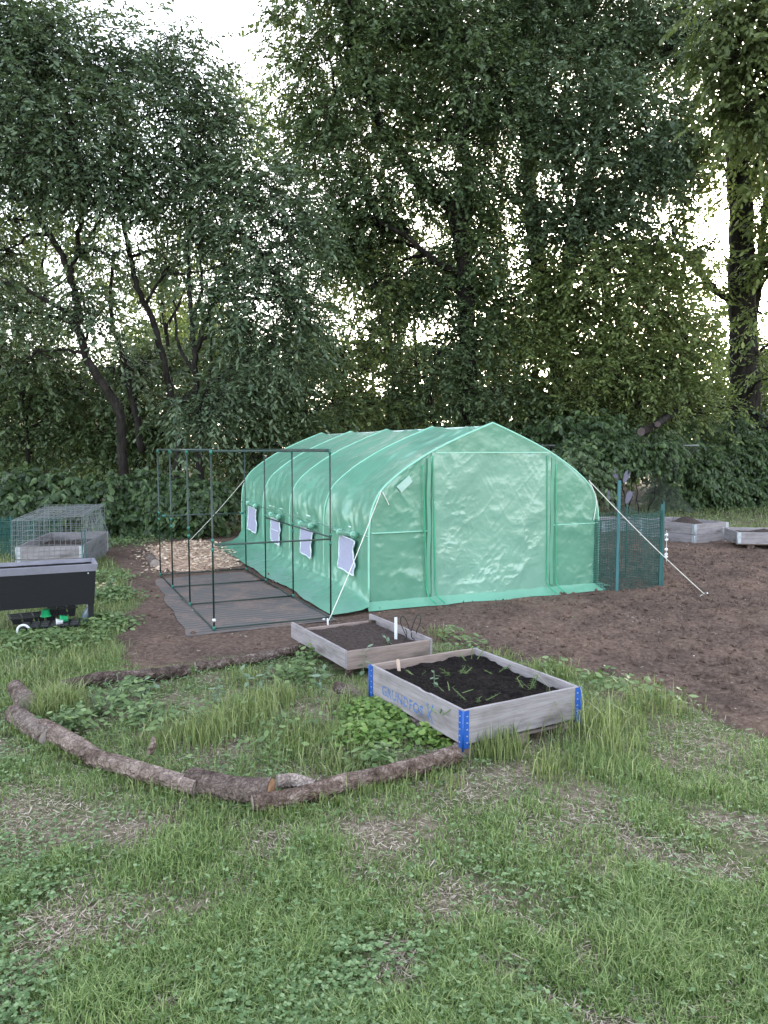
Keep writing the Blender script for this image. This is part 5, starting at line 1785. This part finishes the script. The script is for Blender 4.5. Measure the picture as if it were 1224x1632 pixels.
tree('tree', 'big tree at the right edge with a massive straight trunk', 'tree',
     [([(1188, 760, 24), (1188, 660, 24), (1186, 550, 24), (1182, 450, 24), (1180, 330, 24), (1172, 240, 24), (1164, 140, 24), (1150, 30, 24), (1145, -60, 24)], .52, .2),
      ([(1183, 480, 24), (1150, 470, 23.8), (1110, 428, 23.6), (1080, 388, 23.4), (1068, 350, 23.3)], .12, .04),
      ([(1186, 560, 24), (1206, 470, 24.2), (1215, 380, 24.3), (1230, 250, 24.4)], .16, .07),
      ([(1185, 320, 24), (1215, 240, 23.8), (1250, 150, 23.6)], .14, .06)],
     lob(23, [(1195, 250, -.6, 1.3, .8), (1150, 180, .6, 1.0, .7), (1215, 330, -.4, 1.2, .8), (1225, 420, -.6, .8, .8), (1260, 200, 0, 1.7, .9), (1150, 330, .8, .7, .8), (1270, 400, 0, 1.5, .9), (1235, 600, -.8, .8, .7), (1260, 540, 0, 1.3, .8), (1100, 350, .8, .55, .6), (1145, 260, .4, .7, .8), (1230, 680, 0, 1.0, .6), (1215, 500, -.7, .5, .7), (1150, 650, -.5, .6, .6), (1130, 235, .2, .75, .8), (1130, 150, .2, .8, .8), (1100, 460, .4, .5, .6), (1112, 400, .3, .6, .7), (1135, 455, .2, .45, .6), (1108, 320, .3, .6, .8), (1140, 380, .4, .4, .7), (1330, 300, 0, 2, 1)]), C_, TR, 240, .16, .5, .40, G_TREE)
tree('tree', 'young maple with light yellow-green leaves hanging into the top right corner', 'tree',
     [([(1290, 800, 17), (1288, 600, 17), (1280, 400, 17), (1268, 200, 17), (1255, 60, 17), (1250, -60, 17)], .12, .05),
      ([(1268, 200, 17), (1215, 110, 16.8), (1160, 90, 16.6)], .05, .02)],
     lob(16.6, [(1190, 60, 0, 1.0, .8), (1150, 100, .1, .7, .8), (1225, 130, .1, .9, .7), (1200, 0, .1, 1.0, .7), (1260, 60, .3, 1.2, .9), (1190, 170, .2, .55, .6), (1290, 200, .2, .9, .8), (1130, 30, .2, .6, .8), (1215, 200, .2, .6, .7)]), D_, TP, 300, .14, .6, .34, G_TREE, hang=.7)

G_UND = 'understorey trees between the tall trunks'
for i, (lab, u0, d0, L, m, dens, thr) in enumerate([
    ('low bushy tree at the left edge below the forked tree', 40, 18.5, [(30, 590, 0, 1.1, .8), (90, 640, .3, 1.0, .7), (-20, 660, .2, 1.2, .7), (20, 520, .5, .8, .7), (130, 620, .6, .8, .8), (-70, 560, 0, 1.3, .9), (60, 700, .4, 1.2, .6), (90, 560, .8, .9, .7), (-20, 720, .3, 1.2, .6), (40, 620, 1.2, 1.4, .8)], B, 260, .38),
    ('dark bushy tree between the forked trunk and the S-bent trunk', 220, 19, [(210, 650, 0, 1.1, .7), (160, 690, .2, 1.0, .6), (260, 690, .3, 1.1, .6), (235, 580, .5, .8, .8), (300, 650, .6, .9, .7), (210, 715, .4, 1.2, .6), (290, 710, .6, 1.1, .6), (280, 590, .9, 1.0, .7), (180, 590, 1.0, 1.0, .7), (330, 600, 1.1, 1.0, .8), (130, 690, .9, 1.3, .7)], B, 270, .38),
    ('dense dark understorey tree right of the many-stemmed tree', 400, 17.8, [(370, 640, 0, 1.1, .8), (440, 640, .2, 1.1, .8), (400, 580, .4, .9, .8), (470, 580, .5, .9, .8), (350, 700, .2, 1.0, .6), (490, 660, .3, 1.0, .7), (430, 710, 0, 1.1, .6)], B, 290, .34),
    ('warm lit understorey tree just left of the greenhouse ridge', 545, 21, [(530, 540, 0, 1.2, .8), (580, 590, .2, 1.1, .8), (530, 640, .3, 1.2, .7), (500, 470, .6, .8, .8), (560, 670, .1, 1.1, .6), (610, 640, .4, 1.0, .7), (600, 520, .5, .8, .7), (540, 700, .2, 1.2, .6), (600, 450, .8, .8, .8), (480, 540, .8, 1.0, .8)], C_, 250, .40),
    ('dark understorey tree right behind the greenhouse ridge', 690, 21.5, [(680, 600, 0, 1.2, .8), (730, 560, .2, 1.1, .8), (650, 650, .2, 1.1, .7), (720, 650, .3, 1.2, .7), (780, 620, .2, 1.2, .7), (700, 510, .5, .9, .8), (770, 530, .5, 1.0, .8), (620, 560, .6, 1.1, .8), (650, 480, .7, 1.0, .8), (740, 470, .8, 1.0, .8), (690, 690, 0, 1.3, .6), (800, 480, .8, 1.0, .8)], B, 260, .39),
    ('understorey tree behind the right shoulder of the greenhouse', 850, 22.5, [(830, 640, 0, 1.2, .7), (890, 660, -.2, 1.1, .7), (800, 680, .2, 1.1, .6), (860, 700, .1, 1.1, .6), (940, 680, -.3, 1.2, .7), (990, 690, -.2, 1.0, .6)], B, 260, .38),
    ('thin understorey tree right of the massive trunk', 1215, 27, [(1220, 560, 0, 1.2, .8), (1120, 640, .4, 1.2, .7), (1250, 640, .2, 1.4, .8), (1150, 700, .2, 1.3, .6), (1090, 690, .3, 1.2, .6), (1300, 600, .2, 1.6, .9)], D_, 200, .42)]):
    tree('understorey_tree', lab, 'small tree', [([(u0, 760, d0), (u0 + 4, 700, d0), (u0 - 3, 640, d0), (u0 + 5, 570, d0 + .2)], .06, .025)], lob(d0, L), m, TP, dens, .13, .48, thr, G_UND)
# bare thin saplings behind the ridge
for u, dp, top, lab in ((640, 24, 470, 'thin dark sapling trunk left of the pair behind the greenhouse ridge'), (664, 24.5, 440, 'thin dark sapling trunk right of the pair behind the greenhouse ridge')):
    tree('sapling', lab, 'sapling', [([(u, 760, dp), (u + 3, 640, dp), (u - 4, 550, dp), (u + 2, top, dp)], .10, .04)], [(u, top, dp, .8, .7), (u + 12, top + 40, dp, .6, .6)], B, TR, 200, .14, .45, .4, 'saplings behind the greenhouse')

for lab, u0, d0, L in (('thin-leaved tree seen through the trunks of the forked left tree', 70, 27, [(20, 400, 0, 2.0, .9), (90, 350, .5, 1.7, .8), (60, 470, .6, 2.0, .7), (150, 420, .2, 1.8, .9), (-50, 420, 0, 2.2, 1)]),
                       ('thin-leaved tree seen between the S-bent and the many-stemmed tree', 265, 28, [(250, 380, 0, 2.0, .9), (300, 450, .4, 2.0, .9), (210, 440, .2, 1.7, .8), (340, 380, .5, 1.8, .9), (370, 250, .5, 1.7, 1.1), (385, 160, .5, 1.2, 1.2)]),
                       ('thin-leaved tree behind the huge dark tree over the greenhouse', 620, 30, [(560, 400, 0, 2.0, .9), (620, 460, .4, 2.0, .8), (660, 380, .2, 2.2, .9), (720, 440, .5, 2.0, .8), (770, 380, .3, 2.0, .9), (580, 490, .1, 1.8, .7)]),
                       ('thin-leaved tree left of the massive right trunk', 1090, 31, [(1060, 430, 0, 2.0, .8), (1110, 520, .4, 2.2, .7), (1160, 280, .2, 1.7, 1.0), (1040, 530, .3, 2.2, .7), (1090, 230, .4, 1.4, 1.0), (1130, 430, .4, 1.2, .7)])):
    tree('tree', lab, 'tree', [([(u0, 770, d0), (u0 + 8, 600, d0), (u0 - 6, 480, d0), (u0 + 4, 380, d0)], .13, .04)], lob(d0, L), C_, TR, 115, .16, .46, .41, G_TREE, twigs=16)

# far trees; sunlight is put into their lighter yellow-green leaf colour
for i in range(24):
    ang = -34 + i * 3.0
    dd = rng.uniform(36, 52)
    x, y = dd * math.tan(math.radians(ang)), dd
    hgt = rng.uniform(7.6, 11.2) * (1.0 if i < 14 else .95)
    hgt = hgt * dd / 44
    n = 12
    LL = []
    root = empty('far_tree', (x, y, 0), 0, 'sunlit yellow-green tree far behind the dark front trees', 'tree', 'far sunlit trees')
    g = Geo()
    g.tube(wiggle(smooth_path([np.array([0, 0, -.1]), np.array([.2, 0, hgt * .4]), np.array([0, .2, hgt * .8])], 5), .06), np.linspace(.22, .06, 11), 8)
    for k in range(n):
        z = rng.uniform(.10, .92) * hgt
        sp_ = 2.3 * (1 - .3 * z / hgt)
        c = np.array([rng.uniform(-sp_, sp_), rng.uniform(-1.6, 1.6), z])
        r_ = rng.uniform(1.2, 1.8)
        LL.append((c, (r_, r_, r_ * .8)))
        g.tube(wiggle(smooth_path([np.array([0, 0, max(.3, z - 1)]), c], 4), .05), np.linspace(.07, .02, 5), 5, False)
    g.build('trunk', TR, root, True)
    V, F = crown(LL, 72, .30, .5, .36, nscale=.6, k=9, twig=(.6, 1.3))
    N_LEAVES[0] += len(V) // 6
    mesh_np('crown', V, F, D_ if i % 3 else C_, root)

# ------------------------------------------------------------------ hedges grown over the fence


def hedge(name, label, base, lobes, m, dens, L, ratio, thr, face, twig=(.15, .4), k=8, shell=.3, stems=14):
    root = empty(name, (base[0], base[1], 0), 0, label, 'hedge')
    off = np.array([base[0], base[1], 0.0])
    g = Geo()
    for _ in range(stems):
        c, r = lobes[rng.integers(0, len(lobes))]
        a = np.array([c[0] + rng.normal(0, .3), c[1] + rng.normal(0, .15), 0])
        b_ = np.array(c) + rand_dir(1)[0] * np.array(r) * .9
        g.tube(wiggle(smooth_path([a, (a + b_) / 2 + rng.normal(size=3) * .15, b_], 4), .03), np.linspace(.018, .006, 9), 5, False)
    g.v = [tuple(np.array(p) - off) for p in g.v]
    g.build('stems', TP, root, True)
    V, F = crown(lobes, dens, L, ratio, thr, 1.2, k, twig, .5, face, .8, shell)
    N_LEAVES[0] += len(V) // 6
    mesh_np('leaves', V - off, F, m, root)
    return root


LL = []
for x in np.arange(-9.2, -3.0, .62):
    yb = 14.55 + .12 * (x + 9)
    for z in (.28, .80):
        LL.append(((x + rng.normal(0, .12), yb + rng.normal(0, .12), z + rng.normal(0, .08)), (.55, .42, .50)))
hedge('vine_hedge', 'low vine-covered hedge with overlapping leaves along the left back edge', (-6, 14.6), LL, M['ivy'], 950, .13, .7, .30, (0, -.8, .45))
LL = []
for u in range(1078, 1420, 34):
    for v, dd in ((785, 0), (735, .3), (690, .6)):
        c = at(u + rng.normal(0, 6), v + rng.normal(0, 6) + (18 if u < 1110 and v < 740 else 0), min(21.2 + (u - 1050) * .012, 23.2) + dd)
        LL.append((c, (.75, .55, .62)))
hedge('vine_hedge', 'tall leafy hedge along the right back edge of the garden', (11, 23.3), LL, M['ivy'], 520, .14, .62, .33, (0, -.7, .5), (.2, .5))
LL = []
for (u, v, dd, r) in ((900, 745, 0, .8), (940, 735, -.2, .75), (975, 722, 0, .7), (905, 775, .2, .5), (1010, 718, .2, .7), (1045, 712, .3, .7), (890, 700, .3, .9), (945, 770, .7, .4), (870, 780, .3, .7), (955, 690, .2, .8)):
    LL.append((at(u, v, 20.2 + dd), (r, r * .7, r * .75)))
hedge('vine_hedge', 'bushy vine mass hanging over the chain link fence beside the greenhouse', (6.0, 20.4), LL, M['ivy'], 560, .14, .6, .33, (0, -.7, .5), (.2, .5))
LL = []
for x in np.arange(-3.4, 5.2, .8):
    LL.append(((x, 18.2 + .25 * abs(x) * .3, .8 + .3 * rng.random()), (.8, .55, .8)))
hedge('shrub_row', 'dark shrubs growing in the shade directly behind the greenhouse', (0, 18.2), LL, M['leafB'], 380, .14, .55, .34, (0, -.5, .7), (.2, .5))
print('leaves', N_LEAVES[0], 'verts', sum(len(o.data.vertices) for o in bpy.data.objects if o.type == 'MESH'))
